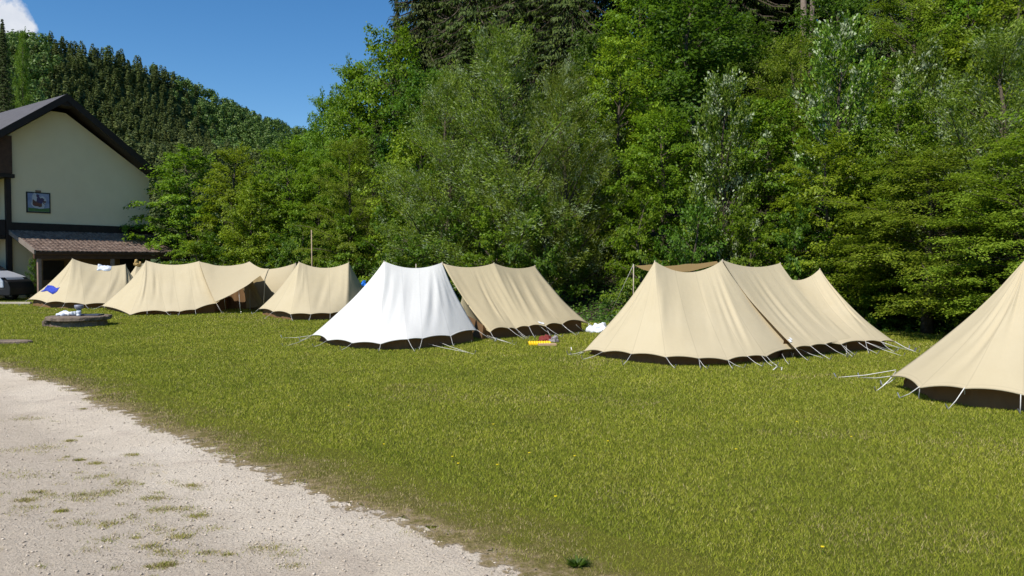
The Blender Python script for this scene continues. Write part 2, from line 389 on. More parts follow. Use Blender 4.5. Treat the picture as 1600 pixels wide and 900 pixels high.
# wooded bank behind the tents
u = np.linspace(0, 1, 90); seg = np.interp(u*(len(TL)-1), range(len(TL)), TL[:,0]), np.interp(u*(len(TL)-1), range(len(TL)), TL[:,1])
P = np.stack(seg, 1)
tn = np.gradient(P, axis=0); tn /= np.linalg.norm(tn, axis=1)[:,None]
for _ in range(6): tn[1:-1] = (tn[:-2]+tn[1:-1]+tn[2:])/3
nn = np.stack([-tn[:,1], tn[:,0]], 1); nn /= np.linalg.norm(nn, axis=1)[:,None]
rows = []
for d in np.concatenate([np.linspace(-.6, 40, 40)]):
    q = P + nn*d; z = bank_z(q[:,0], q[:,1]) + .006 + (.12*sstep(-.6, 1, d))
    rows.append(np.stack([q[:,0], q[:,1], z], 1))
V = np.concatenate(rows); n = len(P); K = len(rows); I = (np.arange(K-1)[:,None]*n + np.arange(n-1)).ravel()
tag(link('wooded_slope', mesh_np('wooded_slope', V, np.stack([I, I+1, I+n+1, I+n], 1), smooth=True, mats=[M['soil']])), kind='structure')

# far hill and its forest
RX = np.array([-700,-420,-330,-250,-200,-170,-140,-110,-90,-40,60,300]); 
def ridge(x):
    px = np.array([-760,-400,-200,0,90,170,250,330,400,480,600,900]); top = np.array([120,70,50,52,55,74,100,140,172,203,250,330])
    Yr = np.array([300,300,310,330,345,365,390,420,450,490,540,600])
    xs = (px-800)/F*Yr; zs = EYE + (410-top)/F*Yr - 5
    return np.interp(x, xs, Yr), np.interp(x, xs, zs)
def hill_z(x, y):
    Yr, zr = ridge(x); t = (y - 95) / (Yr - 95)
    z = zr * np.where(t < 1, np.clip(t, 0, 1)**1.15, 1 - .5*(t-1))
    return z + (fbm(x*.02, y*.02, 4, 9) - .5) * 26 * sstep(.05, .4, t) * (1 - .75*sstep(.8, 1, t)) 
hx = np.linspace(-520, 220, 110); hy = np.linspace(90, 640, 80); X, Y = np.meshgrid(hx, hy)
V = np.stack([X.ravel(), Y.ravel(), hill_z(X.ravel(), Y.ravel()) - .5], 1); n = len(hx); I = (np.arange(len(hy)-1)[:,None]*n + np.arange(n-1)).ravel()
tag(link('hill', mesh_np('hill', V, np.stack([I, I+1, I+n+1, I+n], 1), smooth=True, mats=[simple('hill_floor', (.05,.075,.02), (.03,.05,.012), .1, .95)])), kind='structure')

# ------------------------------------------------------------------ foliage
def leaves_mesh(P, D, Nn, L, W, fold=.25):
    """one folded four-cornered leaf per row"""
    D = D / (np.linalg.norm(D, axis=1)[:,None] + 1e-9); S = np.cross(D, Nn); S /= (np.linalg.norm(S, axis=1)[:,None] + 1e-9)
    Nn = np.cross(S, D); L = L[:,None]; W = W[:,None]
    a = P; b = P + D*L*.42 + S*W*.5 + Nn*W*fold; c_ = P + D*L; d = P + D*L*.42 - S*W*.5 + Nn*W*fold
    V = np.stack([a, b, c_, d], 1).reshape(-1, 3); n = len(P)
    return V, np.arange(4*n).reshape(n, 4)
def tubes_np(mb, pts, radii, n=5): mb.tube(pts, list(radii), n)

_T1 = np.random.default_rng(99).normal(size=500)
def w1t(k, x):
    i = int(math.floor(x)); f = x-i; f = f*f*(3-2*f); return _T1[(i+k*17) % 500]*(1-f)+_T1[(i+1+k*17) % 500]*f
def broadleaf(seed, H=9., Rr=3., zb=.6, limbs=70, twigs=11, nl=50, ll=.11, lw=.075, style='layered', mat=None, bark='bark', prof=.55):
    g = np.random.default_rng(seed); mb = MB()
    th = np.array([[math.sin(k*1.3+seed)*.12*k/6, math.cos(k*.9+seed)*.12*k/6, H*.86*k/8] for k in range(9)])
    mb.tube(th, [.02*H*(1-k/9)**.8+.012 for k in range(9)], 8)
    PP = []; DD = []; NN = []; LL = []
    for i in range(limbs):
        q = (i + g.random()) / limbs; az = i * 2.39996 + g.normal()*.4
        zc = zb + q * (H - zb)                            # height where the limb's tip region sits
        lob = 1+.28*w1t(seed, az % 6.283*1.6 + 3*math.floor(q*4.5)); r = Rr * max(.22, (1-abs(2*q-.86)**2.6/1.25))**.7 * g.uniform(.7, 1.08) * lob
        if style == 'upright': rise = .9 + .9*q
        elif style == 'layered': rise = .25*(1+.8*w1t(seed+3, az*2)) + .75*q**2
        else: rise = .4 + .6*q
        z0 = max(zb*.4, zc - r*rise*.8); tz = z0 / (H*.86) * 8; k0 = int(min(7, tz)); base = th[k0] + (th[k0+1]-th[k0])*(tz-k0)
        dirh = np.array([math.cos(az), math.sin(az), 0.]); m = 7; t = np.linspace(0, 1, m)
        bend = np.array([-math.sin(az), math.cos(az), 0])*g.normal()*.15*r
        pts = base + dirh*(r*t)[:,None] + np.array([0,0,1.])*((zc - base[2])*t**(.8) - .12*r*t**3)[:,None] + bend*(t**2)[:,None]
        mb.tube(pts, [max(.006, .012*r*(1-.85*x)+.004) for x in t], 4, False)
        nt_ = max(4, int(twigs * (.5 + .5*r/Rr)))
        for j in range(nt_):
            f = .22 + .78*((j+g.random())/nt_); k = f*(m-1); ki = min(m-2, int(k)); b0 = pts[ki] + (pts[ki+1]-pts[ki])*(k-ki)
            ax = (pts[ki+1]-pts[ki]); ax /= np.linalg.norm(ax); side = (1 if j % 2 else -1)*g.uniform(.5, 1.25); cs, sn = math.cos(side), math.sin(side)
            d = np.array([ax[0]*cs-ax[1]*sn, ax[0]*sn+ax[1]*cs, ax[2] + (g.normal()*.15 if style == 'layered' else g.normal()*.35 + (.4 if style == 'upright' else 0))]); d /= np.linalg.norm(d)
            tl = Rr*.36*g.uniform(.6, 1.3)*(1.15-.4*f)
            nn_ = int(nl*g.uniform(.5, 1.3)); s = g.random(nn_)**.8
            drop = .18 if style != 'upright' else .05
            P_ = b0 + d*(s*tl)[:,None] + np.array([0,0,-1.])*(drop*tl*s**2)[:,None]
            sp = (.05 + .09*(1-abs(s-.5)))*(Rr/3)
            jit = g.normal(size=(nn_,3))*sp[:,None]; jit[:,2] *= (.6 if style == 'layered' else .9)
            P_ = P_ + jit
            a = g.uniform(-1.2, 1.2, nn_); D_ = np.stack([d[0]*np.cos(a)-d[1]*np.sin(a), d[0]*np.sin(a)+d[1]*np.cos(a), d[2] - g.uniform(.1, .7, nn_)], 1)
            out = dirh * (.35 if style == 'layered' else .75)
            N_ = out + np.array([0,0,1.]) + g.normal(size=(nn_,3))*(.38 if style == 'layered' else .6)
            PP.append(P_); DD.append(D_); NN.append(N_); LL.append(g.uniform(.65, 1.25, nn_))
    P_ = np.concatenate(PP); D_ = np.concatenate(DD); N_ = np.concatenate(NN); s = np.concatenate(LL)
    V, Fq = leaves_mesh(P_, D_, N_, s*ll, s*lw)
    crown = mesh_np('crown', V, Fq, mats=[mat])
    tm = bpy.data.meshes.new('trunk'); tm.from_pydata(mb.v, [], mb.f); tm.materials.append(M[bark]); tm.polygons.foreach_set('use_smooth', [True]*len(tm.polygons))
    return crown, tm, H, Rr

def conifer(seed, H=16., Rr=3.2, whorls=56, per=10, nl=150, mat=None, droop=.55, zb=.5, ll=.17, lw=.03):
    g = np.random.default_rng(seed); mb = MB(); mb.tube([(0,0,0),(.05,0,H*.5),(0,0,H)], [.018*H, .011*H, .015], 8)
    PP = []; DD = []; NN = []; LL = []
    for i in range(whorls):
        q = ((i+.5)/whorls)**.92; z = zb + (H-zb)*q; r0 = Rr*(1-q)**.8 + .15
        for j in range(per):
            az = 2*math.pi*(j+g.uniform(-.3,.3))/per + i*1.1; r = r0*g.uniform(.7, 1.1); dh = np.array([math.cos(az), math.sin(az), 0.])
            t = np.linspace(0, 1, 5); zz = z + g.normal()*.1; pts = np.array([0,0,zz]) + dh*(r*t)[:,None] + np.array([0,0,1.])*(r*(-droop*t + .32*droop*t**3))[:,None]
            mb.tube(pts, [.035*(1-.8*x)+.005 for x in t], 3, False)
            nn_ = int(nl*(.35+.65*r/Rr)); s = .12 + .88*g.random(nn_)
            k = s*4; ki = np.minimum(3, k.astype(int)); P_ = pts[ki] + (pts[ki+1]-pts[ki])*(k-ki)[:,None]
            wdt = .30*r*(1.05-s)
            sd = np.array([-math.sin(az), math.cos(az), 0.]); off = g.uniform(-1, 1, nn_)*wdt
            P_ = P_ + sd*off[:,None] + np.array([0,0,-1.])*(np.abs(off)*.25)[:,None]
            D_ = dh*.55 + sd*np.sign(off)[:,None]*.7 + np.array([0,0,-1.])*g.uniform(.1, 1.4, nn_)[:,None]
            N_ = np.array([0,0,1.]) + dh*.6 + g.normal(size=(nn_,3))*.4
            PP.append(P_); DD.append(D_); NN.append(N_); LL.append(g.uniform(.6, 1.3, nn_))
    P_ = np.concatenate(PP); s = np.concatenate(LL); V, Fq = leaves_mesh(P_, np.concatenate(DD), np.concatenate(NN), s*ll, s*lw*1.6, .12)
    crown = mesh_np('crown', V, Fq, mats=[mat]); tm = bpy.data.meshes.new('trunk'); tm.from_pydata(mb.v, [], mb.f); tm.materials.append(M['bark'])
    return crown, tm, H, Rr

VAR = {
 'maple0': broadleaf(1, mat=M['leaf_maple'], ll=.155, lw=.135, nl=42), 'maple1': broadleaf(2, mat=M['leaf_maple'], ll=.155, lw=.135, nl=42, Rr=3.3),
 'dark0': broadleaf(3, mat=M['leaf_dark'], ll=.145, lw=.12, nl=44, style='round'),
 'lime0': broadleaf(4, mat=M['leaf_lime'], ll=.145, lw=.125, nl=42), 'lime1': broadleaf(14, mat=M['leaf_lime'], ll=.145, lw=.125, nl=42, style='round'),
 'willow0': broadleaf(5, mat=M['leaf_willow'], ll=.12, lw=.034, style='upright', nl=85, limbs=84, twigs=13), 'willow1': broadleaf(15, mat=M['leaf_willow'], ll=.12, lw=.034, style='upright', nl=85, limbs=84, twigs=13),
 'silver0': broadleaf(6, mat=M['leaf_silver'], ll=.16, lw=.105, nl=44, style='upright'),
 'yellow0': broadleaf(7, mat=M['leaf_yellow'], ll=.095, lw=.062, nl=85, limbs=80, style='round'), 'yellow1': broadleaf(17, mat=M['leaf_yellow'], ll=.095, lw=.062, nl=85, limbs=72),
 'ash0': broadleaf(8, mat=M['leaf_maple'], ll=.14, lw=.085, style='round', nl=62),
 'spruce0': conifer(21, mat=M['leaf_spruce']), 'spruce1': conifer(22, mat=M['leaf_spruce'], Rr=3.6, droop=.75),
 'sprucel': conifer(23, mat=M['leaf_spruce_light'], Rr=3.9, H=13),
 'yellow2': broadleaf(27, mat=M['leaf_yellow'], ll=.095, lw=.062, nl=95, limbs=82, zb=1.5),
 'shrub0': broadleaf(31, H=3., Rr=1.5, zb=.1, limbs=34, twigs=8, nl=42, mat=M['leaf_dark'], ll=.10, lw=.08, style='round'),
 'shrub1': broadleaf(32, H=3., Rr=1.5, zb=.1, limbs=34, twigs=8, nl=42, mat=M['leaf_maple'], ll=.10, lw=.085),
}
def tree(var, px, Yd, top, hw, label, name='broadleaf_tree', cat='tree', group=None, rz=None, base=None):
    """a tree rooted on the terrain; its height and spread in metres follow from how tall and wide it stands"""
    crown, trunk, H, Rr = VAR[var]
    if var[:6] == 'spruce' and top < -60: top -= 330; hw *= 1.75
    elif name != 'shrub' and hw > 39: hw *= (1.3 if px > 600 else 1.2)
    X_ = (px-800)/F*Yd; zb = base if base is not None else bank1(X_, Yd) - .05
    h = EYE + (410-top)/F*Yd - zb; r = hw/F*Yd
    rz = (px*7.3 + Yd) % 6.28 if rz is None else rz
    o = empty(name, (X_, Yd, zb), label, cat, group, rz)
    o.scale = (r/Rr, r/Rr, h/H)
    link('trunk', trunk, o); link('crown', crown, o); return o

# front rank, left to right
T = tree
T('maple0', 295, 43.6, 234, 57, 'bright green maple spreading over the right end of the tiled lean-to', 'maple_tree')
T('lime0', 366, 41, 232, 50, 'pale bushy maple between the lean-to maple and the hazel clump', 'maple_tree')
T('lime1', 395, 38.5, 285, 44, 'low yellow-green hazel bush behind the tent with the raised awning', 'hazel_bush')
T('maple1', 452, 40, 226, 60, 'wide green maple rising behind the upright wooden pole', 'maple_tree')
T('maple0', 500, 38.5, 250, 45, 'mid green maple squeezed between pole and young spruce', 'maple_tree', rz=2.)
T('yellow1', 548, 35.5, 215, 48, 'olive green hornbeam above the gap between beige tent and white tent', 'hornbeam_tree')
T('ash0', 510, 46, 158, 40, 'narrow ash whose top forms the lowest step of the tree skyline', 'ash_tree')
T('ash0', 552, 44, 112, 50, 'feathery ash leaning into the sky at the edge of the wood', 'ash_tree', rz=1.)
T('maple1', 614, 43, 48, 62, 'tall broad ash standing just under the dark fir tip', 'ash_tree', rz=4.)
T('spruce1', 622, 66, -12, 30, 'dark fir tip poking alone into the blue sky', 'fir_tree')
T('spruce0', 590, 39, 190, 45, 'shaded spruce with a rusty dead branch below the tall ash', 'spruce_tree', rz=3.)
T('lime1', 640, 33, 215, 55, 'pale green poplar sapling above the left peak of the white tent', 'poplar_tree')
T('willow0', 700, 30, 130, 72, 'grey-green willow with silver shoots above the white tent', 'willow_tree')
T('willow1', 790, 28, 62, 100, 'biggest rounded willow in the middle of the tree wall', 'willow_tree')
T('willow0', 880, 26.5, 120, 68, 'willow with pale upturned leaves to the right of the biggest willow', 'willow_tree', rz=2.2)
T('lime0', 965, 28.5, 62, 58, 'sunny yellow-green maple beside the pale-leaved willow', 'maple_tree', rz=.5)
T('dark0', 1075, 33, -20, 88, 'dark tall maple with deep shadow under its crown at the top of the picture', 'maple_tree')
T('maple1', 1035, 25.5, 175, 60, 'leafy maple directly above the two peaks of the big beige tent', 'maple_tree', rz=5.)
T('silver0', 1130, 24.2, 130, 50, 'whitebeam with a column of pale leaves above the third peak of the big tent', 'whitebeam_tree')
T('maple0', 1200, 24.5, 160, 58, 'fresh green maple right of the pale-leaved column', 'maple_tree', rz=.9)
T('yellow0', 1235, 26, 66, 60, 'soft feathery hornbeam under the bare pine trunks', 'hornbeam_tree')
T('silver0', 1310, 23.5, 55, 66, 'tall whitebeam flecked with white leaves right of the bare pine trunks', 'whitebeam_tree', rz=2.4)
T('lime0', 1290, 22, 215, 62, 'yellow-green maple bush behind the lone tent peak', 'maple_tree', rz=3.3)
T('maple1', 1395, 22.3, 150, 62, 'dark green maple between the two whitebeams', 'maple_tree', rz=1.7)
T('silver0', 1430, 23.5, 80, 52, 'shorter whitebeam with pale leaves near the cropped tent', 'whitebeam_tree', rz=4.4)
T('yellow2', 1450, 19.3, 235, 112, 'low spreading hornbeam with layered olive sprays between the last two tents', 'hornbeam_tree')
T('willow1', 1560, 20, 60, 105, 'silvery willow filling the upper right corner of the tree wall', 'willow_tree', rz=3.)
T('yellow2', 1600, 16.6, 215, 110, 'hornbeam with layered branches above the cropped tent at the edge', 'hornbeam_tree', rz=2.)
T('maple0', 1740, 16.5, 60, 130, 'green maple just past the cropped tent outside the frame edge', 'maple_tree', rz=2.)
T('dark0', 535, 49, 175, 55, 'dark beech crown filling in behind the narrow ash', 'beech_tree', rz=2.)
T('maple1', 575, 48, 105, 58, 'green maple crown behind the feathery ash on the skyline', 'maple_tree', rz=3.)
T('maple0', 480, 50, 215, 50, 'green maple at the foot of the skyline next to the far hill', 'maple_tree', rz=3.)
# second rank, up the bank
T('spruce0', 672, 47, -70, 62, 'large spruce next to the sky at the edge of the upper wood', 'spruce_tree', rz=1.)
T('spruce1', 745, 44, -140, 66, 'spruce with long hanging twigs left of centre in the upper wood', 'spruce_tree', rz=2.)
T('spruce0', 820, 42, -150, 66, 'spruce with hanging twigs straight above the biggest willow', 'spruce_tree', rz=3.)
T('spruce1', 895, 40, -150, 64, 'spruce with hanging twigs above the pale-leaved willow', 'spruce_tree', rz=4.)
T('spruce0', 965, 43, -160, 62, 'spruce standing behind the sunny yellow-green maple', 'spruce_tree', rz=5.)
T('maple1', 1000, 38, -40, 60, 'green maple crown between the hanging spruces and the dark maple', 'maple_tree', rz=5.)
T('dark0', 1060, 41, -60, 85, 'dark beech behind the dark tall maple at the top of the picture', 'beech_tree', rz=2.6)
T('spruce1', 1080, 50, -170, 70, 'far spruce behind the dark tall maple', 'spruce_tree', rz=2.6)
T('dark0', 1175, 37, 45, 55, 'shaded beech in the hollow left of the bare pine trunks', 'beech_tree')
T('spruce1', 1140, 46, -170, 62, 'spruce deep in the hollow behind the dark maple', 'spruce_tree', rz=.4)
T('spruce0', 1215, 52, -60, 50, 'far spruce in black shade seen between trunks', 'spruce_tree', rz=.4)
T('dark0', 1300, 33, -30, 58, 'dark beech crown to the right of the bare pine trunks', 'beech_tree', rz=2.)
T('spruce1', 1375, 36, -150, 62, 'spruce behind the taller whitebeam', 'spruce_tree', rz=1.4)
T('yellow1', 1420, 28, -30, 75, 'hornbeam with tiered olive branches high on the bank', 'hornbeam_tree', rz=1.)
T('maple0', 1500, 27, -50, 70, 'bright maple high on the bank above the spreading hornbeam', 'maple_tree', rz=3.)
T('lime0', 1585, 25, -60, 75, 'yellow-tinted maple at the upper right end of the bank', 'maple_tree', rz=4.)
T('spruce0', 1470, 40, -200, 70, 'spruce behind the bright maple high on the bank', 'spruce_tree', rz=4.)
T('spruce1', 1590, 38, -200, 80, 'spruce at the far right end of the upper wood', 'spruce_tree', rz=4.)
T('dark0', 660, 38, 110, 60, 'dark beech crown between tall ash and grey-green willow', 'beech_tree', rz=1.)
T('spruce0', 730, 36, 40, 52, 'half hidden spruce behind the grey-green willow', 'spruce_tree', rz=3.9)
T('dark0', 930, 33, 60, 50, 'dark beech in the gap between willow and sunny maple', 'beech_tree', rz=4.1)
# understory shrubs at the foot of the wood
for i, (v, px, Yd, top, hw, lab) in enumerate([
 ('shrub1', 1400, 21.0, 430, 40, 'small green shrub under the low spreading hornbeam'),
 ('shrub1', 1500, 19.8, 425, 42, 'green shrub beside the left slope of the cropped tent'),
 ('shrub0', 1440, 20.6, 440, 60, 'dark shrub in the deepest shade before the cropped tent'),
 ('shrub0', 470, 37, 345, 45, 'dark shrub behind the foot of the wooden pole'),
 ('shrub1', 545, 35, 335, 42, 'green shrub above the right peak of the third tent'),
 ('shrub0', 610, 32, 320, 50, 'dark shrub above the left peak of the white tent'),
 ('shrub0', 690, 28, 325, 60, 'dark shrub above the seam of white and tan tents'),
 ('shrub1', 775, 26.3, 320, 55, 'green shrub above the middle peak of the tan tent'),
 ('shrub0', 850, 25.2, 310, 55, 'dark shrub above the right peak of the tan tent'),
 ('shrub1', 1000, 24.0, 300, 52, 'leafy green shrub over the rear awning'),
 ('shrub0', 1085, 23.0, 320, 55, 'dark shrub between the two left peaks of the big tent'),
 ('shrub1', 1170, 22.5, 320, 52, 'leafy green shrub over the saddle of the big tent'),
 ('shrub0', 1245, 21.8, 330, 55, 'dark shrub over the lone rear tent peak'),
 ('shrub1', 1325, 21.2, 370, 45, 'green shrub right of the lone rear tent peak'),
 ('shrub1', 1372, 20.1, 415, 24, 'small bright maple sapling low in the dark gap'),
 ('shrub0', 350, 39.5, 370, 45, 'dark shrub right of the lean-to behind the long tent'),
 ('shrub1', 310, 40, 360, 40, 'green shrub touching the lean-to eave')]):
    tree(v, px, Yd, top, hw, lab, 'shrub', 'shrub', rz=i*1.7)

for px, Yd, lab in ((690, 56, 'far spruce closing the gap behind the large skyline spruce'), (770, 55, 'far spruce behind the gap of the two hanging spruces'), (860, 54, 'far spruce behind the hanging spruces near the top of the picture'), (1120, 54, 'far spruce closing the sky gap left of the bare pine trunks'), (1195, 58, 'far spruce straight behind the hollow'), (1290, 50, 'far spruce to the right of the bare pine trunks')):
    T('spruce0', px, Yd, -170, 80, lab, 'spruce_tree', rz=px*.3)
# bare pine trunks near the top of the picture
for px, Yd, r, lab in ((1248, 40, .16, 'pale bare pine trunk in the dark hollow, the thicker of the pair'), (1261, 42, .12, 'pale bare pine trunk in the dark hollow, the thinner of the pair')):
    x = (px-800)/F*Yd; zb = bank1(x, Yd) - .1; o = empty('pine_tree', (x, Yd, zb), lab, 'tree')
    mb = MB(); mb.tube([(0,0,0),(.1,0,5),(-.05,0,11),(.05,0,17)], [r*1.2, r, r*.8, r*.4], 10)
    for k in range(14): a = k*2.4; mb.tube([(0,0,8+k*.5),(math.cos(a)*.5,math.sin(a)*.5,8.1+k*.5)], [.03,.008], 4)
    mb.build('trunk', M['bark_pine'], o, True)
    cr = link('crown', VAR['spruce0'][0], o); cr.location = (0,0,11.5); cr.scale = (.6,.6,.45)

# undergrowth along the foot of the wood: nettles, brambles
g = np.random.default_rng(41); n = 60000
u = g.random(n)*(len(TL)-3.0)+1; ki = u.astype(int); fr = (u-ki)[:,None]; p0 = TL[ki]*(1-fr)+TL[ki+1]*fr
dt = TL[ki+1]-TL[ki]; dt /= np.linalg.norm(dt, axis=1)[:,None]; nm = np.stack([-dt[:,1], dt[:,0]], 1)
dd = g.uniform(-.8, 3.0, n); p = p0 + nm*dd[:,None]
hh = (fbm(p[:,0]*.9, p[:,1]*.9, 3, 2)*1.3 - .15)*sstep(-.9, .6, dd)
z = bank_z(p[:,0], p[:,1]) + np.clip(hh, .03, 1.2)*g.random(n)**.6
P_ = np.stack([p[:,0], p[:,1], z], 1); D_ = g.normal(size=(n,3)); D_[:,2] = -.2; N_ = np.array([-.2,-.6,.8])+g.normal(size=(n,3))*.6
V, Fq = leaves_mesh(P_, D_, N_, g.uniform(.06,.13,n), g.uniform(.04,.09,n))
tag(link('undergrowth', mesh_np('undergrowth', V, Fq, mats=[M['leaf_under']])), 'low leafy undergrowth along the foot of the wood', 'undergrowth', kind='stuff')

# far forest on the hill
g = np.random.default_rng(77)
def mini(seed, kind):
    q = np.random.default_rng(seed); n = 130 if kind == 'c' else 150
    if kind == 'c':
        h = q.random(n)**.85; a = q.random(n)*6.283; r = (1-h)**.8*.23*q.uniform(.5, 1.05, n)+.01
        P_ = np.stack([r*np.cos(a)*.5, r*np.sin(a)*.5, .06+h*.94], 1); D_ = np.stack([np.cos(a), np.sin(a), -.55+q.normal(size=n)*.2], 1)
        N_ = np.stack([np.cos(a)*.9, np.sin(a)*.9, np.ones(n)], 1)+q.normal(size=(n,3))*.5; L = (.5*r+.06); W = .07+.07*(1-h)
    else:
        d = q.normal(size=(n,3)); d /= np.linalg.norm(d, axis=1)[:,None]; lump = 1+.22*np.sin(d[:,0]*5+seed)*np.cos(d[:,1]*4+d[:,2]*5)
        P_ = d*np.array([.34,.34,.38])*(lump*q.uniform(.75,1.03,n))[:,None]+np.array([0,0,.58]); D_ = np.cross(d, q.normal(size=(n,3))); N_ = d+q.normal(size=(n,3))*.5; L = q.uniform(.10,.17,n); W = L*.8
    return leaves_mesh(P_, D_, N_, np.asarray(L)*1., np.asarray(W)*1., .1)[0].reshape(-1,4,3)
minis_c = [mini(s, 'c') for s in range(4)]; minis_b = [mini(s+10, 'b') for s in range(3)]
def forest(name, pick_b, mat, label):
    Vs = []
    for (x, y, z, s, k, b) in spots:
        if b != pick_b: continue
        pr = (minis_b if b else minis_c)[k % (3 if b else 4)]; a = k*1.9; ca, sa = math.cos(a), math.sin(a)
        q = pr.copy(); xx = q[...,0]*ca - q[...,1]*sa; yy = q[...,0]*sa + q[...,1]*ca
        wd = s*(.95 if b else 1.25); q[...,0] = xx*wd + x; q[...,1] = yy*wd + y; q[...,2] = q[...,2]*s*(1.05 if b else 1) + z; Vs.append(q.reshape(-1,3))
    V = np.concatenate(Vs); n = len(V)//4
    tag(link(name, mesh_np(name, V, np.arange(4*n).reshape(n,4), mats=[mat])), label, 'forest', kind='stuff')
spots = []
yy = 120.
while yy < 560:
    step = 2.9 + (yy-100)*.0025
    for px in np.arange(-90, 620, 1200*step/yy):
        x = (px + g.normal()*.3*1200*step/yy - 800)/F*yy; y = yy + g.normal()*step*.35
        Yr, _ = ridge(x)
        if y > Yr + 14: continue
        if px > 520 and y < 300 and tl_dist(x, y) < 70 and y < 110: continue
        z = float(hill_z(np.array([x]), np.array([y]))[0]) - 1
        if 410-(z+8-EYE)/yy*F > 330 or (px < 235 and 410-(z+8-EYE)/yy*F > 330-px*.2 and px > 100): continue
        pb = fbm(np.array([x*.012]), np.array([y*.012]), 3, 21)[0] + (.30 if px < 90 else 0) + (.12 if px > 420 else 0)
        b = bool(pb + g.normal()*.06 > .60)
        spots.append((x, y, z, (g.uniform(5.0, 8.5)*(1.4 if g.random() < .06 else 1)) if not b else g.uniform(4.8, 7.5), int(g.integers(1000)), b))
    yy += step*.85
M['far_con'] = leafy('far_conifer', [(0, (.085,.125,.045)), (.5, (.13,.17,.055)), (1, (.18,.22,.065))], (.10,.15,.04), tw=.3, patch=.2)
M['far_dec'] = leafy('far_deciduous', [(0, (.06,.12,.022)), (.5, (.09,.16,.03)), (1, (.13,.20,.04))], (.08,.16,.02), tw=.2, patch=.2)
forest('conifer_forest', False, M['far_con'], 'dense conifer forest covering the far hillside')
forest('deciduous_forest', True, M['far_dec'], 'lighter broadleaf trees mixed into the far hillside forest')
for px, top, hw, Yd, var, lab, nm in ((12, 34, 24, 250, 'spruce0', 'tall dark spruce standing out on the hill crest in front of the cloud', 'spruce_tree'),
                                  (42, 54, 13, 262, 'ash0', 'pale rounded tree on the hill crest beside the tall spruce', 'broadleaf_tree')):
    x = (px-800)/F*Yd; tree(var, px, Yd, top, hw, lab, nm, base=float(hill_z(np.array([x]), np.array([float(Yd)]))[0])-1)

# ------------------------------------------------------------------ lawn blades and gravel stones
def blade_mat():
    m, t, o = new_mat('grass_blades'); g_ = t.nodes.new('ShaderNodeNewGeometry')
    cc = ramp(t, g_.outputs['Random Per Island'], [(0, (.14,.19,.014)), (.3, (.265,.30,.028)), (.7, (.375,.39,.045)), (.9, (.45,.425,.08)), (1, (.58,.51,.22))])
    f = noise(t, .55, 5, .65, g_.outputs['Position'])
    cc = mixc(t, ramp(t, f, [(.42, (0,)*3), (.62, (.38,)*3)]), cc, (.15,.20,.022))
    f2 = noise(t, .9, 4, .65, g_.outputs['Position'], .5)
    cc = mixc(t, ramp(t, f2, [(.58, (0,)*3), (.72, (.35,)*3)]), cc, (.22,.15,.06))
    p = principled(t, None, cc, .7, 0, None, .08); tr = t.nodes.new('ShaderNodeBsdfTranslucent'); t.links.new(cc, tr.inputs[0])
    mx = t.nodes.new('ShaderNodeMixShader'); mx.inputs[0].default_value = .3
    t.links.new(p.outputs[0], mx.inputs[1]); t.links.new(tr.outputs[0], mx.inputs[2]); t.links.new(mx.outputs[0], o.inputs[0]); return m
M['blade'] = blade_mat()
def dry_mat():
    m, t, o = new_mat('dry_blades'); g_ = t.nodes.new('ShaderNodeNewGeometry')
    cc = ramp(t, g_.outputs['Random Per Island'], [(0, (.14,.11,.04)), (.4, (.24,.20,.07)), (.7, (.36,.28,.13)), (1, (.48,.38,.22))]); principled(t, o, cc, .8); return m
M['dry'] = dry_mat()
def blades(P_, Lh, Wd, lean, g):
    n = len(P_); a = g.random(n)*6.283; S = np.stack([np.cos(a), np.sin(a), np.zeros(n)], 1); b = g.random(n)*6.283
    tip = P_ + np.stack([np.cos(b)*lean*Lh, np.sin(b)*lean*Lh, Lh], 1)
    V = np.stack([P_-S*Wd[:,None], P_+S*Wd[:,None], tip], 1).reshape(-1,3); return V
g = np.random.default_rng(5)
def sample(n, y0, y1, spread=.85):
    y = np.sqrt(g.random(n)*(y1**2-y0**2)+y0**2) if y0 > 0 else g.random(n)*(y1-y0)+y0
    x = (g.random(n)*2-1)*(spread*y+2.0); return x, y
VV = []
for _ in range(4):
    n = 620000; u_ = g.random(n); y = (u_*(50**.35-2.5**.35)+2.5**.35)**(1/.35); x = (g.random(n)*2-1)*(.80*y+1.5); h = .021*(y/4.5)**.32; wd = .0019*(y/4.5)**.95
    pd = path_d(x, y); tuft = fbm(x*3, y*3, 4, 8)
    edge = (fbm(x*2.2, y*2.2, 5, 11)-.5)*.3
    prob = sstep(-.12, .28, pd - edge + (tuft-.5)*.6)
    keep = (g.random(n) < .10+.90*prob**.6) & (pd - edge > -.25) & ((prob > .05) | (g.random(n) < .3)) & (tl_dist(x, y) < .8) 
    x, y, pd, tuft, prob, h, wd = x[keep], y[keep], pd[keep], tuft[keep], prob[keep], h[keep], wd[keep]; n = len(x)
    L = h*g.uniform(.5, 1.4, n)*(.85+.15*prob)*(.8+.4*tuft); VV.append(blades(np.stack([x,y,np.zeros(n)],1), L, wd*g.uniform(.6,1.3,n), g.uniform(.2,1.1,n), g))
V = np.concatenate(VV); n = len(V)//3; ctr = V.reshape(n,3,3)[:,0]
pdc = path_d(ctr[:,0], ctr[:,1]); pdry = .75*(1-sstep(.0, .6, pdc + (fbm(ctr[:,0]*2.5, ctr[:,1]*2.5, 4, 31)-.5)*1.3)) + .15*sstep(.60,.72, fbm(ctr[:,0]*.7, ctr[:,1]*1.0, 4, 51)); isdry = g.random(n) < pdry
keepV = V.reshape(n,3,3)[isdry].reshape(-1,3); V = V.reshape(n,3,3)[~isdry].reshape(-1,3); nd = len(keepV)//3; n = len(V)//3
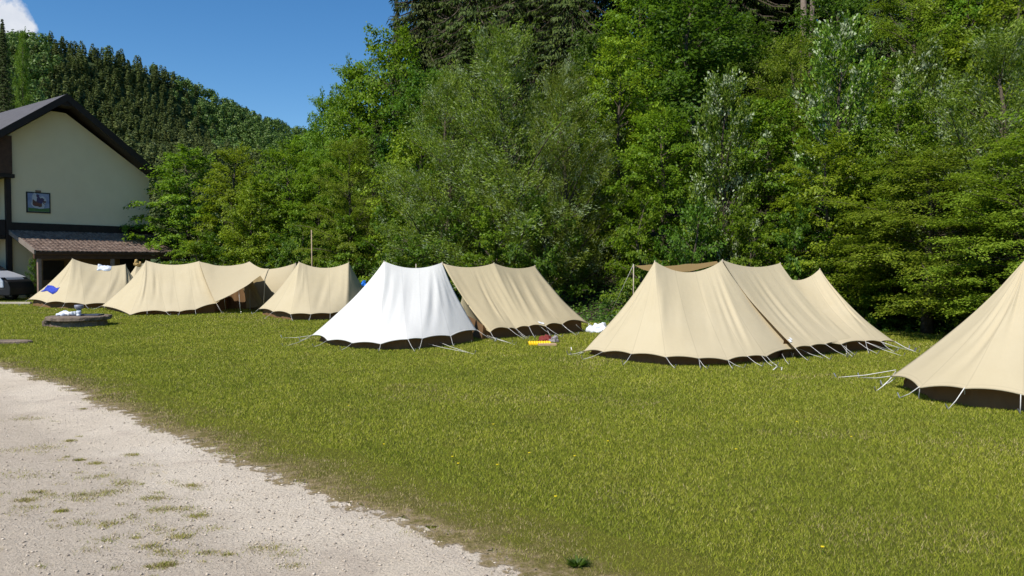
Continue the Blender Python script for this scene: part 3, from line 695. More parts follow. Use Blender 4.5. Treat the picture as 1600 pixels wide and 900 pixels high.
tag(link('dry_grass', mesh_np('dry_grass', keepV, np.arange(3*nd).reshape(nd,3), mats=[M['dry']])), 'dry straw coloured grass fringing the gravel', 'grass', kind='stuff')
tag(link('grass', mesh_np('grass', V, np.arange(3*n).reshape(n,3), mats=[M['blade']])), 'short mown yellow-green lawn grass', 'grass', kind='stuff')
# weeds on the gravel
WD = [(40,655),(20,705),(70,700),(15,740),(50,745),(110,690),(125,720),(60,770),(75,777),(40,783),(125,775),(160,745),(195,757),(170,770),(250,798),(285,797),(310,807),(330,827),(282,840),(325,866),(235,855),(270,866),(355,868),(445,868),(460,886),(415,858),(262,884),(245,887),(130,640),(150,725),(205,712),(300,760),(240,780),(95,800),(170,820)]
VV = []
rw_ = np.random.default_rng(12)
WD += [(int(rw_.normal(170, 120)), int(rw_.normal(790, 55))) for _ in range(90)]
WD = [q for i, q in enumerate(WD) if i < 35 or (path_d(on_ground(*q).x, on_ground(*q).y) < -.5)]
for i, (px, py) in enumerate(WD):
    c0 = on_ground(px, py); k = int(g.integers(90, 330)) if i < 35 else int(g.integers(12, 70)); r = (g.uniform(.012, .042) if i > 4 else .07)
    q = g.normal(size=(k,2))*r*[1.6,1.0]; VV.append(blades(np.stack([c0.x+q[:,0], c0.y+q[:,1], np.full(k,.004)],1), g.uniform(.005,.024,k), np.full(k,.0022), g.uniform(.3,1.6,k), g))
V = np.concatenate(VV); n = len(V)//3
tag(link('weeds', mesh_np('weeds', V, np.arange(3*n).reshape(n,3), mats=[M['blade'], M['dry']], mi=(g.random(n) < .6).astype(int))), 'dry weed tufts scattered over the pale gravel', 'weeds', kind='stuff')
# stones
n = 15000; y = g.uniform(3.2, 13, n)*g.uniform(.45, 1, n); x = -g.uniform(-.3, 1., n)*y*.85; pd = path_d(x, y); k = pd < -.03; x, y = x[k], y[k]; n = len(x)
s = g.exponential(.0045, n)+.0025; s = np.minimum(s, .018)*.75
oc = np.array([(1,0,0),(0,1,0),(-1,0,0),(0,-1,0),(0,0,.6),(0,0,-.5)]); J = 1+g.normal(size=(n,6,1))*.18
V = np.array([x,y,s*.15+.006]).T[:,None,:] + oc[None]*s[:,None,None]*J; a = g.random(n)*6.28
f = np.array([(0,1,4),(1,2,4),(2,3,4),(3,0,4),(1,0,5),(2,1,5),(3,2,5),(0,3,5)]); Fq = (f[None]+6*np.arange(n)[:,None,None]).reshape(-1,3)
m, t, o_ = new_mat('stone_chips'); gi = t.nodes.new('ShaderNodeNewGeometry'); principled(t, o_, ramp(t, gi.outputs['Random Per Island'], [(0,(.25,.21,.17)),(.3,(.45,.38,.30)),(1,(.62,.53,.43))]), .9)
tag(link('gravel_stones', mesh_np('gravel_stones', V.reshape(-1,3), Fq, mats=[m])), 'loose pale stone chips on the gravel path', 'gravel', kind='stuff')

# ------------------------------------------------------------------ tents
TAB = [np.random.default_rng(s).normal(size=400) for s in range(6)]
def w1(tab, x):
    i = int(math.floor(x)); f = x-i; f = f*f*(3-2*f); return TAB[tab][i % 400]*(1-f)+TAB[tab][(i+1) % 400]*f
class Canopy:
    def __init__(s, peaks, hem, closed=True, sag=.07, belly=.055, scallop=.08, wr=.018, seed=0, m=12, n=22):
        s.peaks = [Vector(p) for p in peaks]; s.hem = hem; s.closed = closed; s.sag = sag; s.belly = belly; s.sc = scallop; s.wr = wr; s.seed = seed; s.m = m; s.n = n
        s.nseg = len(hem) if closed else len(hem)-1
        cx = sum((h[0] for h in hem), Vector())/len(hem); s.cen = cx
    def rp(s, r):
        r = max(0, min(len(s.peaks)-1, r)); i = min(int(r), max(0, len(s.peaks)-2)); f = r-i
        if len(s.peaks) == 1: return s.peaks[0].copy()
        p = s.peaks[i].lerp(s.peaks[i+1], f); p.z -= s.sag*4*f*(1-f)*(s.peaks[i+1]-s.peaks[i]).length*.55; return p
    def pt(s, t, v):
        i = int(math.floor(t)) % s.nseg if s.closed else max(0, min(s.nseg-1, int(math.floor(t)))); f = t-math.floor(t) if (s.closed or t < s.nseg) else 1.
        h0, r0 = s.hem[i]; h1, r1 = s.hem[(i+1) % len(s.hem)]; H = h0.lerp(h1, f); rr = r0+(r1-r0)*f; Rp = s.rp(rr); L = (h1-h0).length
        sc = s.sc*4*f*(1-f)*min(L, 1.1); H = H.lerp(Rp, sc*.28); H.z += sc*.12
        p = Rp.lerp(H, v); SL = (H-Rp).length
        p.z -= s.belly*SL*math.sin(math.pi*v**.8)
        # folds that radiate from the poles and die out towards the hem
        out = Vector((H.x-Rp.x, H.y-Rp.y, 0)); out = out.normalized() if out.length > 1e-4 else Vector((0,-1,0)); nrm = (out+Vector((0,0,.8))).normalized()
        sx = t*3.1+s.seed*7.7
        wv = w1(0, sx*2.3)*.55+w1(1, sx*5.1)*.35+w1(2, sx*1.1+v*1.3)*.5
        dr_ = abs(rr-round(rr)); e = (v**.6)*(1-v)**1.7*2.4*(.15+.85*math.exp(-(dr_/.22)**2))*(.3+.8*abs(w1(3, sx*.9)))
        p += nrm*(s.wr*wv*e)
        p += nrm*(.012*w1(4, sx*1.3+v*3)*math.sin(math.pi*v))
        return p
    def build(s, name, mat, parent):
        T_ = s.nseg*s.m; cols = T_ if s.closed else T_+1; V = []
        for a in range(cols):
            for b in range(s.n+1): V.append(tuple(s.pt(a/s.m, b/s.n) - parent.location))
        Fq = []; k = s.n+1
        for a in range(T_):
            a2 = (a+1) % cols
            for b in range(s.n): Fq.append((a*k+b, a2*k+b, a2*k+b+1, a*k+b+1))
        uv = [(a/s.m, b/s.n) for a in range(cols) for b in range(s.n+1)]
        return link(name, mesh_np(name, V, Fq, uv=uv, smooth=True, mats=[mat]), parent)
    def hem_line(s, parent, mat, r=.011):
        mb = MB(); cols = s.nseg*s.m+1; mb.tube([s.pt(a/s.m if (a < s.nseg*s.m or not s.closed) else 0, 1.0)-parent.location for a in range(cols)], r, 5); return mb.build('hem', mat, parent, True)
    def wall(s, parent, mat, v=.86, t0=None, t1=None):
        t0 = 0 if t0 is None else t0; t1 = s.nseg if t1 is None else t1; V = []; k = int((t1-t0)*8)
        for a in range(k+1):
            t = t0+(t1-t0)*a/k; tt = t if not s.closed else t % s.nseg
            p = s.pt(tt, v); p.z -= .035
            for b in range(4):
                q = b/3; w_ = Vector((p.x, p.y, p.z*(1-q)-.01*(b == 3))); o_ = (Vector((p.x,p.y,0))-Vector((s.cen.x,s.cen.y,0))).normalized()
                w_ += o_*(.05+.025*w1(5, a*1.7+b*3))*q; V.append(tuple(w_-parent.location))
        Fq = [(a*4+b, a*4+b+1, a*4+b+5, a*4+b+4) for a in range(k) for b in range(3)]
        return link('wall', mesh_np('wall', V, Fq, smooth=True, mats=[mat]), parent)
def rope(parent, a, b, r=.0055, sag=.02, peg=True, mat=None):
    r *= .7
    mid = (a+b)/2-Vector((0,0,sag)); mb = MB(); mb.tube([p-parent.location for p in (a, mid, b)], r, 5); o = mb.build('guy_rope', mat or M['rope'], parent, True)
    if peg:
        d = (b-a); d.z = 0; d = d.normalized()*.03 if d.length > 1e-5 else Vector((0,-.03,0)); mb = MB(); mb.tube([b+d+Vector((0,0,.07))-parent.location, b-d-Vector((0,0,.04))-parent.location], .009, 5)
        mb.build('peg', M['steel'], o)
    return o
def reflect(p, a, b):
    d = Vector((b.x-a.x, b.y-a.y)).normalized(); q = Vector((p.x-a.x, p.y-a.y)); pr = d*q.dot(d); rr = pr*2-q; return Vector((a.x+rr.x, a.y+rr.y, p.z))
def tent(name, label, peaks, front, mat='canvas', closed=True, cat='tent', group=None, wall=True, ropes=True, seed=0, back_skip=(), extra_front=0, rope_out=.42, wall_v=.86, back_in=.25, **kw):
    """peaks: (px, py, Y); front: hem corners left to right as (px, py, ground py, ridge parameter)"""
    pk = [at(*p) for p in peaks]; fr = []
    for px, py, pg, r in front:
        g0 = on_ground(px, pg); h = at(px, py, g0.y); fr.append((h, r))
    a, b = pk[0], pk[-1]
    if len(pk) == 1: b = a+Vector((1, .25, 0))
    o = empty(name, (sum(p.x for p in pk)/len(pk), sum(p.y for p in pk)/len(pk), 0), label, cat, group)
    def inward(p):
        ax = Vector((b.x-a.x, b.y-a.y, 0)).normalized(); mid = (a+b)/2; q = (p-mid).dot(ax); return p-ax*q*back_in
    bk = [(inward(reflect(h, a, b)), r) for i, (h, r) in enumerate(fr) if 0 < i < len(fr)-1 or not closed][::-1]
    if closed:
        C = Canopy(pk, fr+bk, True, seed=seed, **kw); C.build('canopy', M[mat], o); C.hem_line(o, M[mat])
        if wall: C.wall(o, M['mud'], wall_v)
    else:
        C = Canopy(pk, fr, False, seed=seed, **kw); C.build('canopy', M[mat], o); C.hem_line(o, M[mat])
        C2 = Canopy(pk, bk, False, seed=seed+1, **kw); C2.build('canopy', M[mat], o)
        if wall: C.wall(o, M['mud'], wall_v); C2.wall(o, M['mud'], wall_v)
    for p in pk:
        mb = MB(); mb.tube([Vector((p.x,p.y,0))-o.location, p+Vector((0,0,.012))-o.location], .012, 8); mb.build('pole', M['pole'], o, True)
    if ropes:
        for i, (h, r) in enumerate(C.hem):
            if i >= len(fr) and (r < .3 or r > len(pk)-1.3): continue
            Rp = C.rp(r); d = Vector((h.x-Rp.x, h.y-Rp.y, 0)); d = d.normalized() if d.length > 1e-3 else Vector((0,-1,0))
            k = rope_out*(.8+.4*((i*37) % 10)/10); tw_ = Vector((-d.y, d.x, 0))*.12*math.sin(i*2.1+seed)
            e = h+d*k+tw_; e.z = .02; rope(o, h+Vector((0,0,.01)), e)
    o['_c'] = 0; del o['_c']
    return o, C

t1b, C1b = tent('tent', 'small tent mostly hidden behind the two tents nearest the house', [(214,413,34),(232,409,34.5)], [(170,462,474,0),(200,465,476,0),(240,465,476,1),(300,462,472,1)], seed=9, wall=False)
t1, C1 = tent('tent', 'beige tent nearest the house with a blue cloth on its left slope', [(113,404,31.5),(196,413,32.2)],
   [(44,468,478,0),(73,473,482,0),(102,473,483,0),(133,476,483,.15),(165,474,482,.75),(200,472,480,1),(235,468,477,1)], seed=1, sag=.16)
t2b, C2b = tent('tent', 'open-sided beige tent half hidden behind the raised awning', [(396,420,30.5),(462,411,30)],
   [(405,431,478,0),(430,457,479,.35),(470,475,481,1),(520,472,480,1)], seed=3, mat='canvas', closed=True, wall=False, ropes=False, back_skip=(), sag=.1, scallop=.0, wr=.01)
t2, C2 = tent('tent', 'long beige tent with a wrinkled front beside the round slab', [(228,407,28.8),(311,408,28.8)],
   [(159,478,484,0),(204,492,493.5,0),(230,486,493,0),(259,487,493,.2),(281,487,493,.5),(305,484,492,.8),(338,474,490,1),(365,462,482,1)], seed=2, wr=.018, sag=.14)
t3, C3 = tent('tent', 'beige two-peaked tent between the raised awning and the white tent', [(467,409,25.8),(545,410,26.2)],
   [(404,483,492,0),(427,487,498,0),(454,491,501.5,0),(486,491,501.5,.15),(516,490,500,.6),(541,488,498,1),(590,478,490,1)], seed=4, sag=.22, wr=.012)
t4b, C4b = tent('tent', 'tan three-peaked tent behind the white tent', [(650,413,18.6),(692,411.5,18.9),(772,411,19.4),(836,415,20.2)],
   [(766,519,532,1),(794,513,529,1.5),(806,514,528,1.7),(826,510,527,2),(852,510,526,2.25),(878,507,523.5,2.6),(919,505,519,3)], mat='canvas_tan', seed=5, sag=.14, wr=.02, scallop=.18)
t4, C4 = tent('tent', 'white two-peaked tent, the only white one', [(600,408,17.3),(691,410,17.6)],
   [(487,524,534,0),(512,532,541,0),(551,536,546,0),(595,537.5,548.5,0),(637,530,548,.3),(660,529,546,.6),(704,525,541,.85),(745,516,534,1)], mat='canvas_white', seed=6, sag=.2, wr=.011, rope_out=.35)
t6, C6 = tent('tent', 'beige tent with a single peak showing behind the big tent', [(1214,424,17.6),(1281,420,18)],
   [(1230,536,556,0),(1314,538,555,.3),(1352,533,551,.8),(1376,534,549,1),(1398,534,546,1)], seed=7, sag=.35, wr=.035)
t5, C5 = tent('tent', 'big beige two-peaked tent in the middle foreground', [(1023,408,15.1),(1128,407,15.5)],
   [(912,549,554,0),(943,550,561,0),(987,553,568,0),(1040,558,573,0),(1092,560,574,.3),(1137,563,573,.6),(1167,557,570,.75),(1197,557,568,.9),(1250,546,558,1)], seed=8, sag=.28, wr=.005)
t5b, C5b = tent('tent', 'beige open-ended tent joined to the right side of the big two-peaked tent', [(1129,406,15.62),(1219,411,16.5)],
   [(1242,544,562,0),(1266,541,559,.25),(1289,538,556.5,.5),(1312,535,553.5,.75),(1336,532,551,1)], closed=False, seed=10, sag=.12, wr=.005, scallop=.08)
t7, C7 = tent('tent', 'beige tent cropped by the edge of the photograph, with dark pegs', [(1603,404,10.7),(1790,404,11.2)],
   [(1392,588,606,0),(1437,606,628,0),(1508,607,641,0),(1599,617,648,0),(1720,624,656,.5),(1830,620,650,1),(1960,600,630,1)], seed=11, sag=.15, wr=.02, ropes=False, back_in=.45)

# extra long guy ropes of the white tent and the cropped tent
for (a, ya), (b, yb) in (((488,524),(440,528)), ((487,526),(442,542)), ((645,531),(742,553)), ((673,529),(742,554)), ((748,517),(806,539)), ((748,519),(800,537)), ((748,519),(770,529)), ((738,520),(737,536)), ((704,526),(707,541))):
    g1 = on_ground(b, yb); p0 = on_ground(a, ya+9); rope(t4, at(a, ya, p0.y), g1)
for (a, ya, yg), (b, yb) in (((1398,585,606),(1368,612)), ((1400,590,606),(1378,602)), ((1398,587,606),(1342,590)), ((1400,580,600),(1377,605)), ((1437,604,628),(1405,622)), ((1437,606,628),(1436,624)), ((1507,606,641),(1481,640)), ((1507,606,641),(1508,624)), ((1595,616,648),(1594,648)), ((1400,578,598),(1306,590))):
    g1 = on_ground(b, yb); rope(t7, at(a, ya, on_ground(a, yg).y), g1, .008)
for (a, ya, yg), (b, yb) in (((1352,534,551),(1412,557)), ((1375,534,549),(1430,549)), ((1398,534,546),(1436,552)), ((1380,535,549),(1420,545)), ((1352,534,551),(1402,549)), ((1322,537,553),(1323,559))):
    g1 = on_ground(b, yb); rope(t6, at(a, ya, on_ground(a, yg).y), g1)
for (a, ya, yg), (b, yb) in (((1190,556,569),(1208,573)), ((1222,553,564),(1233,570)), ((1137,563,573),(1163,575)), ((1092,561,574),(1106,577)), ((912,550,554),(893,556)), ((912,551,554),(893,548))):
    g1 = on_ground(b, yb); rope(t5, at(a, ya, on_ground(a, yg).y), g1)
for (a, ya, yg), (b, yb) in (((806,515,527),(824,530)), ((836,503,526),(866,526)), ((853,510,525),(861,527)), ((878,508,523),(903,523)), ((900,507,521),(914,519)), ((919,506,518),(929,518))):
    g1 = on_ground(b, yb); rope(t4b, at(a, ya, on_ground(a, yg).y), g1)

# flag-like white stitched patches near the hems (unreadable stitched marks)
def patch(C, parent, t, v, w_, h_, mat, name='label_patch', off=.012):
    V = []; nx, ny = 6, 4
    for i in range(nx+1):
        for j in range(ny+1):
            p = C.pt(t+w_*i/nx, v+h_*j/ny); Rp = C.rp(0); V.append(tuple(p+Vector((0,-.7,.7)).normalized()*off-parent.location))
    Fq = [(i*(ny+1)+j, (i+1)*(ny+1)+j, (i+1)*(ny+1)+j+1, i*(ny+1)+j+1) for i in range(nx) for j in range(ny)]
    return link(name, mesh_np(name, V, Fq, smooth=True, mats=[mat]), parent)
M['white_print'] = simple('white_print', (.8,.8,.78), rough=.7)
patch(C5b, t5b, .03, .90, .16, .035, M['white_print']); patch(C5b, t5b, .22, .885, .10, .03, M['white_print'])
patch(C4b, t4b, 3.75, .93, .3, .035, M['white_print'])

# raised awning sheet beside the long tent
def sheet(name, label, corners, mat, sag=.1, n=16, cat='awning', wave=.02, parent=None):
    """bilinear cloth sheet between four 3-D corners (a,b top; c,d bottom)"""
    a, b, c_, d = corners; ctr = (a+b+c_+d)/4; o = parent or empty(name, (ctr.x, ctr.y, 0), label, cat); V = []
    nr = (b-a).cross(d-a).normalized()
    for i in range(n+1):
        for j in range(n+1):
            u, v = i/n, j/n; p = a.lerp(b, u).lerp(d.lerp(c_, u), v); p.z -= sag*(4*u*(1-u)*(1-v*.3)+.5*4*v*(1-v)); p += nr*wave*w1(1, u*7+v*2+sag*30); V.append(tuple(p-o.location))
    Fq = [(i*(n+1)+j, (i+1)*(n+1)+j, (i+1)*(n+1)+j+1, i*(n+1)+j+1) for i in range(n) for j in range(n)]
    link('canopy' if parent is None else name, mesh_np(name, V, Fq, smooth=True, mats=[M[mat]]), o); return o
aw = sheet('awning', 'beige awning sheet raised over the dark opening of the long tent', (at(311,408,28.55), at(390,409,28.6), at(420,420,27.2), at(336,471,26.6)), 'canvas', .16)
aw2 = None
mb = MB(); p = at(420,420,27.2); mb.tube([p-aw.location, at(414,436,27.3)-aw.location, Vector((at(411,445,27.4).x, 27.4, 0))-aw.location], .016, 6); mb.build('pole', M['pole'], aw, True)
for px, yt, yb in ((373,454,490), (350,462,488)):
    g0 = on_ground(px, yb-2); rope(aw, at(px, yt, 26.9), on_ground(px+3, yb), .009)
p = at(390,409,28.6); mb = MB(); mb.tube([Vector((p.x,p.y,0))-aw.location, p-aw.location], .016, 6); mb.build('pole', M['pole'], aw, True)
# inner room of the awning: brown inner walls, back sheet
inn = empty('inner_tent', (at(370,480,29.5).x, 29.5, 0), 'dark brown inner tent in the shade under the raised awning', 'tent')
def curtain(parent, a, b, z0, z1, mat, name, n=24, amp=.05, topshift=Vector((0,0,0))):
    V = []
    for i in range(n+1):
        p = a.lerp(b, i/n); d = Vector((-(b-a).y, (b-a).x, 0)).normalized()
        for j in range(5): q = j/4; w_ = Vector((p.x,p.y,z0+(z1-z0)*q))+d*amp*w1(2, i*.9+q*.6)+topshift*q; V.append(tuple(w_-parent.location))
    Fq = [(i*5+j, (i+1)*5+j, (i+1)*5+j+1, i*5+j+1) for i in range(n) for j in range(4)]
    return link(name, mesh_np(name, V, Fq, smooth=True, mats=[M[mat]]), parent)
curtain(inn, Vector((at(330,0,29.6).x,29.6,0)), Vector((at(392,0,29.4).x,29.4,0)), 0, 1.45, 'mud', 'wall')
curtain(inn, Vector((at(392,0,29.4).x,29.4,0)), Vector((at(412,0,28.0).x,28.0,0)), 0, 1.15, 'canvas_shaded', 'door_flap', topshift=Vector((-.55,0,0)))
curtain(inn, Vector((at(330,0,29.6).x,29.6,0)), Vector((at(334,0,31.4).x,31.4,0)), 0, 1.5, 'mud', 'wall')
bs = sheet('awning', 'back sheet of the awning, coloured olive for interior shade, sloping down beside the neighbouring tent', (at(378,414,29.3), at(405,428,29.3), at(436,470,28.2), at(385,482,28.8)), 'canvas_shaded', .04)

# rear awning of the big tent, with pole and long guy line
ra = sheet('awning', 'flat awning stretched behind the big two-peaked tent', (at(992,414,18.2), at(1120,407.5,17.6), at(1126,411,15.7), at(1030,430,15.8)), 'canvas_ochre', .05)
mb = MB(); p = at(990,413,18.2); mb.tube([Vector((p.x,p.y,0))-ra.location, p-ra.location], .012, 8); mb.build('pole', M['pole'], ra, True)
rope(ra, p, on_ground(948,503), .012, .0)
# loose rope lying in the grass by the cropped tent
lr = empty('loose_rope', on_ground(1222,574), 'short loose piece of white rope lying in the grass before the big tent', 'rope'); mb = MB()
mb.tube([on_ground(1208,578,.03)-lr.location, on_ground(1214,573,.05)-lr.location, on_ground(1222,574,.03)-lr.location, on_ground(1221,578,.02)-lr.location], .008, 5); mb.build('strand', M['rope'], lr, True)

# cloths on the first tent
M['blue_cloth'] = simple('blue_cloth', (.035,.06,.42), (.02,.04,.28), 8, .8); M['white_cloth'] = simple('white_cloth', (.75,.76,.78), (.45,.52,.66), 9, .8)
M['ochre_cloth'] = simple('ochre_cloth', (.42,.28,.10), (.3,.2,.08), 8, .8)
def drape(C, t0, t1_, v0, v1, name, label, mat, off=.05, n=14, cat='cloth'):
    c0 = C.pt((t0+t1_)/2 % C.nseg, (v0+v1)/2); o = empty(name, c0, label, cat); V = []
    for i in range(n+1):
        for j in range(n+1):
            u, v = i/n, j/n; e = 1-.10*abs(w1(1, u*3+3)); p = C.pt((t0+(t1_-t0)*(u+.04*w1(2, v*3))) % C.nseg, v0+(v1-v0)*(v*e+.04*w1(3,u*3))); nr = Vector((-.3,-.55,.75)).normalized(); ed = min(u,v,1-u,1-v)*8
            V.append(tuple(p+nr*(off*min(1,ed)*(1+.5*w1(4, u*8+v*5))+.012)-o.location))
    Fq = [(i*(n+1)+j, (i+1)*(n+1)+j, (i+1)*(n+1)+j+1, i*(n+1)+j+1) for i in range(n) for j in range(n)]
    link('fabric', mesh_np(name, V, Fq, smooth=True, mats=[mat]), o); return o
drape(C1, .25, 1.25, .62, .78, 'blue_cloth', 'blue cloth drying on the left slope of the first tent', M['blue_cloth'])
def bundle(name, label, c0, size, mat, cat, seed=0, n=14, flat=1.):
    o = empty(name, c0, label, cat); mb = MB(); g_ = random.Random(seed)
    def wob(t, i): return .25*w1(seed % 5, t*2.2+i*1.3)*math.sin(t/2)**.3 if t > 0 else 0
    prof = [(.15,0),(.9,.02),(1,.22),(.85,.5),(.55,.8),(.2,1.)]
    mb.lathe([(r, z*flat) for r, z in prof], n, Matrix.Diagonal((size[0],size[1],size[2],1)), wob); ob = mb.build('fabric', mat, o, True)
    sb = ob.modifiers.new('sub', 'SUBSURF'); sb.levels = sb.render_levels = 2; tx = bpy.data.textures.new('crumple', 'CLOUDS'); tx.noise_scale = max(size)*.45; tx.noise_depth = 2
    dm = ob.modifiers.new('crumple', 'DISPLACE'); dm.texture = tx; dm.texture_coords = 'OBJECT'; dm.texture_coords_object = o; dm.strength = max(size)*.75; dm.mid_level = .5; return o
drape(C1, 3.55, 3.98, .0, .10, 'towel', 'white and blue towel thrown over the ridge of the first tent', M['white_cloth'], .07, cat='towel')
bundle('ochre_cloth', 'ochre cloth bunched over the tent peak beside the towel', at(214,411,31.5)-Vector((0,0,.12)), (.17,.12,.26), M['ochre_cloth'], 'cloth', 5)
bundle('blue_bag', 'bright blue bag hanging behind the right slope of the two-peaked beige tent', at(569,446,27.5)-Vector((0,0,.05)), (.12,.12,.24), simple('blue_bag', (.01,.16,.62)), 'bag', 2)
mb = MB(); bp = at(569,446,27.5)
wb = bundle('white_bag', 'crumpled white plastic bag on the grass at the wood edge', on_ground(938,519), (.32,.24,.20), simple('white_plastic', (.72,.76,.82), rough=.35), 'bag', 4)

# things by the tan tent
M['yellow'] = simple('yellow_plastic', (.85,.56,.01), (.75,.46,.01), 5, .5)
o = empty('yellow_mat', on_ground(843,539), 'bright yellow ribbed mat rolled out on the grass', 'mat', rz=.1); V = []; n = 40
mb = MB()
for k in range(9): mb.tube([(-.30+k*.075, -.13, .05), (-.30+k*.075, 0, .075), (-.30+k*.075, .13, .05)], .042, 8)
mb.build('ribs', M['yellow'], o, True); mb = MB(); mb.box((-.33,-.15,.0),(.33,.15,.055)); mb.build('pad', M['yellow'], o, bevel=.01); o.scale = (.72,.8,.8)
o = empty('cardboard', on_ground(849,540), 'flat tan board lying in front of the yellow mat', 'board', rz=.15); mb = MB(); mb.box((-.13,-.16,.012),(.26,-.04,.055)); mb.build('panel', simple('cardboard', (.52,.36,.22)), o)
bundle('red_jacket', 'dark red jacket dropped on the grass behind the yellow mat', on_ground(855,533.5), (.22,.14,.13), simple('red_cloth', (.22,.035,.025), (.12,.02,.02), 9), 'jacket', 7)
bundle('dark_cap', 'small dark and white cap beside the red jacket', on_ground(867,535), (.10,.10,.15), simple('dark_cloth', (.05,.03,.04), (.35,.33,.32), 12), 'cap', 8)
# pole behind the tents
o = empty('wooden_pole', on_ground(487,481)+Vector((0,3,0)), 'thin upright wooden pole behind the two-peaked beige tent', 'pole'); h = at(487,359,o.location.y).z
mb = MB(); mb.tube([(0,0,0),(.01,0,h*.5),(0,0,h)], [.035,.03,.022], 8); mb.build('shaft', simple('pole_wood', (.42,.32,.22), (.25,.18,.12), 8), o, True)
o.location.x = at(487,400,o.location.y).x

# round stone slab with its things
M['stone'] = simple('worn_concrete', (.24,.185,.14), (.10,.075,.055), 5, .95, bs=.8, bdist=.03); M['grey_metal'] = simple('grey_metal', (.28,.28,.33), rough=.5, metal=.3)
sc0 = on_ground(124,509); rad = 45/F*sc0.y
o = empty('stone_table', sc0, 'low round worn stone slab on the lawn left of the long tent', 'stone table')
mb = MB(); wob = lambda t, i: .03*w1(1, t*3+i)+.02*w1(2, t*7)
mb.lathe([(rad*.96,.20),(rad,.22),(rad,.31),(rad*.97,.335),(rad*.5,.34)], 48, None, wob); mb.build('slab', M['stone'], o, False)
mb = MB(); mb.lathe([(rad*.86,0),(rad*.84,.21)], 32, None, wob); mb.build('base', M['stone'], o)
mb = MB()
for k in range(9):
    a = 2.7+k*.11; q = rad*(.93+.06*w1(0,k*3.3)); s_ = .055+.02*abs(w1(3,k)); Mx = Matrix.Translation((math.cos(a)*q, math.sin(a)*q, .10+.07*(k % 3))) @ Matrix.Rotation(a, 4, 'Z'); mb.box((-s_*1.5,-s_*1.8,-s_),(s_*1.5,s_*1.8,s_), Mx)
mb.build('rubble_edge', M['stone'], o, bevel=.012); o.scale = (1,1,.86)
top = sc0+Vector((0,0,.342*.86))
o = empty('lantern_stand', top+Vector((.0,.0,0)), 'grey pedestal with a wide cup top standing on the stone slab', 'stand'); mb = MB(); mb.lathe([(.10,0),(.085,.03),(.06,.05),(.055,.17)], 20); mb.build('stem', simple('green_metal', (.30,.40,.36), rough=.5), o, True)
mb = MB(); mb.lathe([(.055,.17),(.075,.18),(.115,.22),(.12,.29),(.105,.30),(.02,.27)], 24); mb.build('cup', M['grey_metal'], o, True)
o = empty('mug', top+Vector((.10,-.20,0)), 'small white enamel mug in front of the pedestal on the slab', 'mug'); mb = MB(); mb.lathe([(.045,0),(.055,.01),(.055,.05),(.045,.055),(.06,.08),(.062,.14),(.05,.145),(.045,.10)], 20); mb.build('cup', M['white_cloth'], o, True)
o = empty('board', top+Vector((.10,.0,0)), 'dark rectangular board lying flat on the stone slab', 'board', rz=.05); mb = MB(); mb.box((-.28,-.14,.0),(.50,.22,.035)); mb.build('panel', simple('dark_board', (.05,.06,.09)), o, bevel=.005)
bundle('towel', 'white towel heaped on the left side of the stone slab', top+Vector((-.33,-.02,0)), (.28,.16,.11), M['white_cloth'], 'towel', 6)
o = empty('flat_stone', on_ground(14,536), 'flat weathered stone set in the grass at the edge of the gravel', 'stone'); mb = MB(); rr = 36/F*o.location.y
mb.lathe([(rr*1.,0),(rr,.045),(rr*.95,.06),(rr*.3,.065)], 30, Matrix.Diagonal((1,.45,1,1)), wob); mb.build('block', M['stone'], o)

# weed clump and buttercups
o = empty('dandelion_plant', on_ground(902,886), 'leafy green dandelion clump at the edge of the gravel', 'plant'); n = 90; a = g.random(n)*6.283; q = g.random(n)
P_ = np.stack([np.cos(a)*.02, np.sin(a)*.02, np.zeros(n)+.01], 1); D_ = np.stack([np.cos(a), np.sin(a), .3+q*1.2], 1); V, Fq = leaves_mesh(P_, D_, np.tile([0,0,1.],(n,1))+D_*.2, .05+.09*g.random(n), .012+.01*g.random(n)); link('leaves', mesh_np('leaves', V, Fq, mats=[M['leaf_under']]), o); o.scale = (.75,.75,.6)
M['petal'] = simple('petal', (.85,.65,.02), rough=.5)
me = None
for i, (px, py) in enumerate([(716,733),(707,722),(771,670),(827,716),(898,721),(1245,666),(950,697),(1150,710),(600,702),(1330,690),(777,735),(868,786),(545,640),(1285,867)]):
    o = empty('buttercup', on_ground(px, py), 'tiny yellow buttercup dotted in the mown lawn', 'flower', 'buttercups in the lawn', rz=i)
    if me is None:
        mb = MB(); mb.lathe([(.003,.045),(.011,.050),(.012,.054),(.004,.056)], 8); h_ = mb.build('flower_head', M['petal'], o); me = h_.data
        mb = MB(); mb.tube([(0,0,0),(.003,0,.046)], .0015, 4); s_ = mb.build('stem', M['leaf_maple'], o); me2 = s_.data
    else: link('flower_head', me, o); link('stem', me2, o)

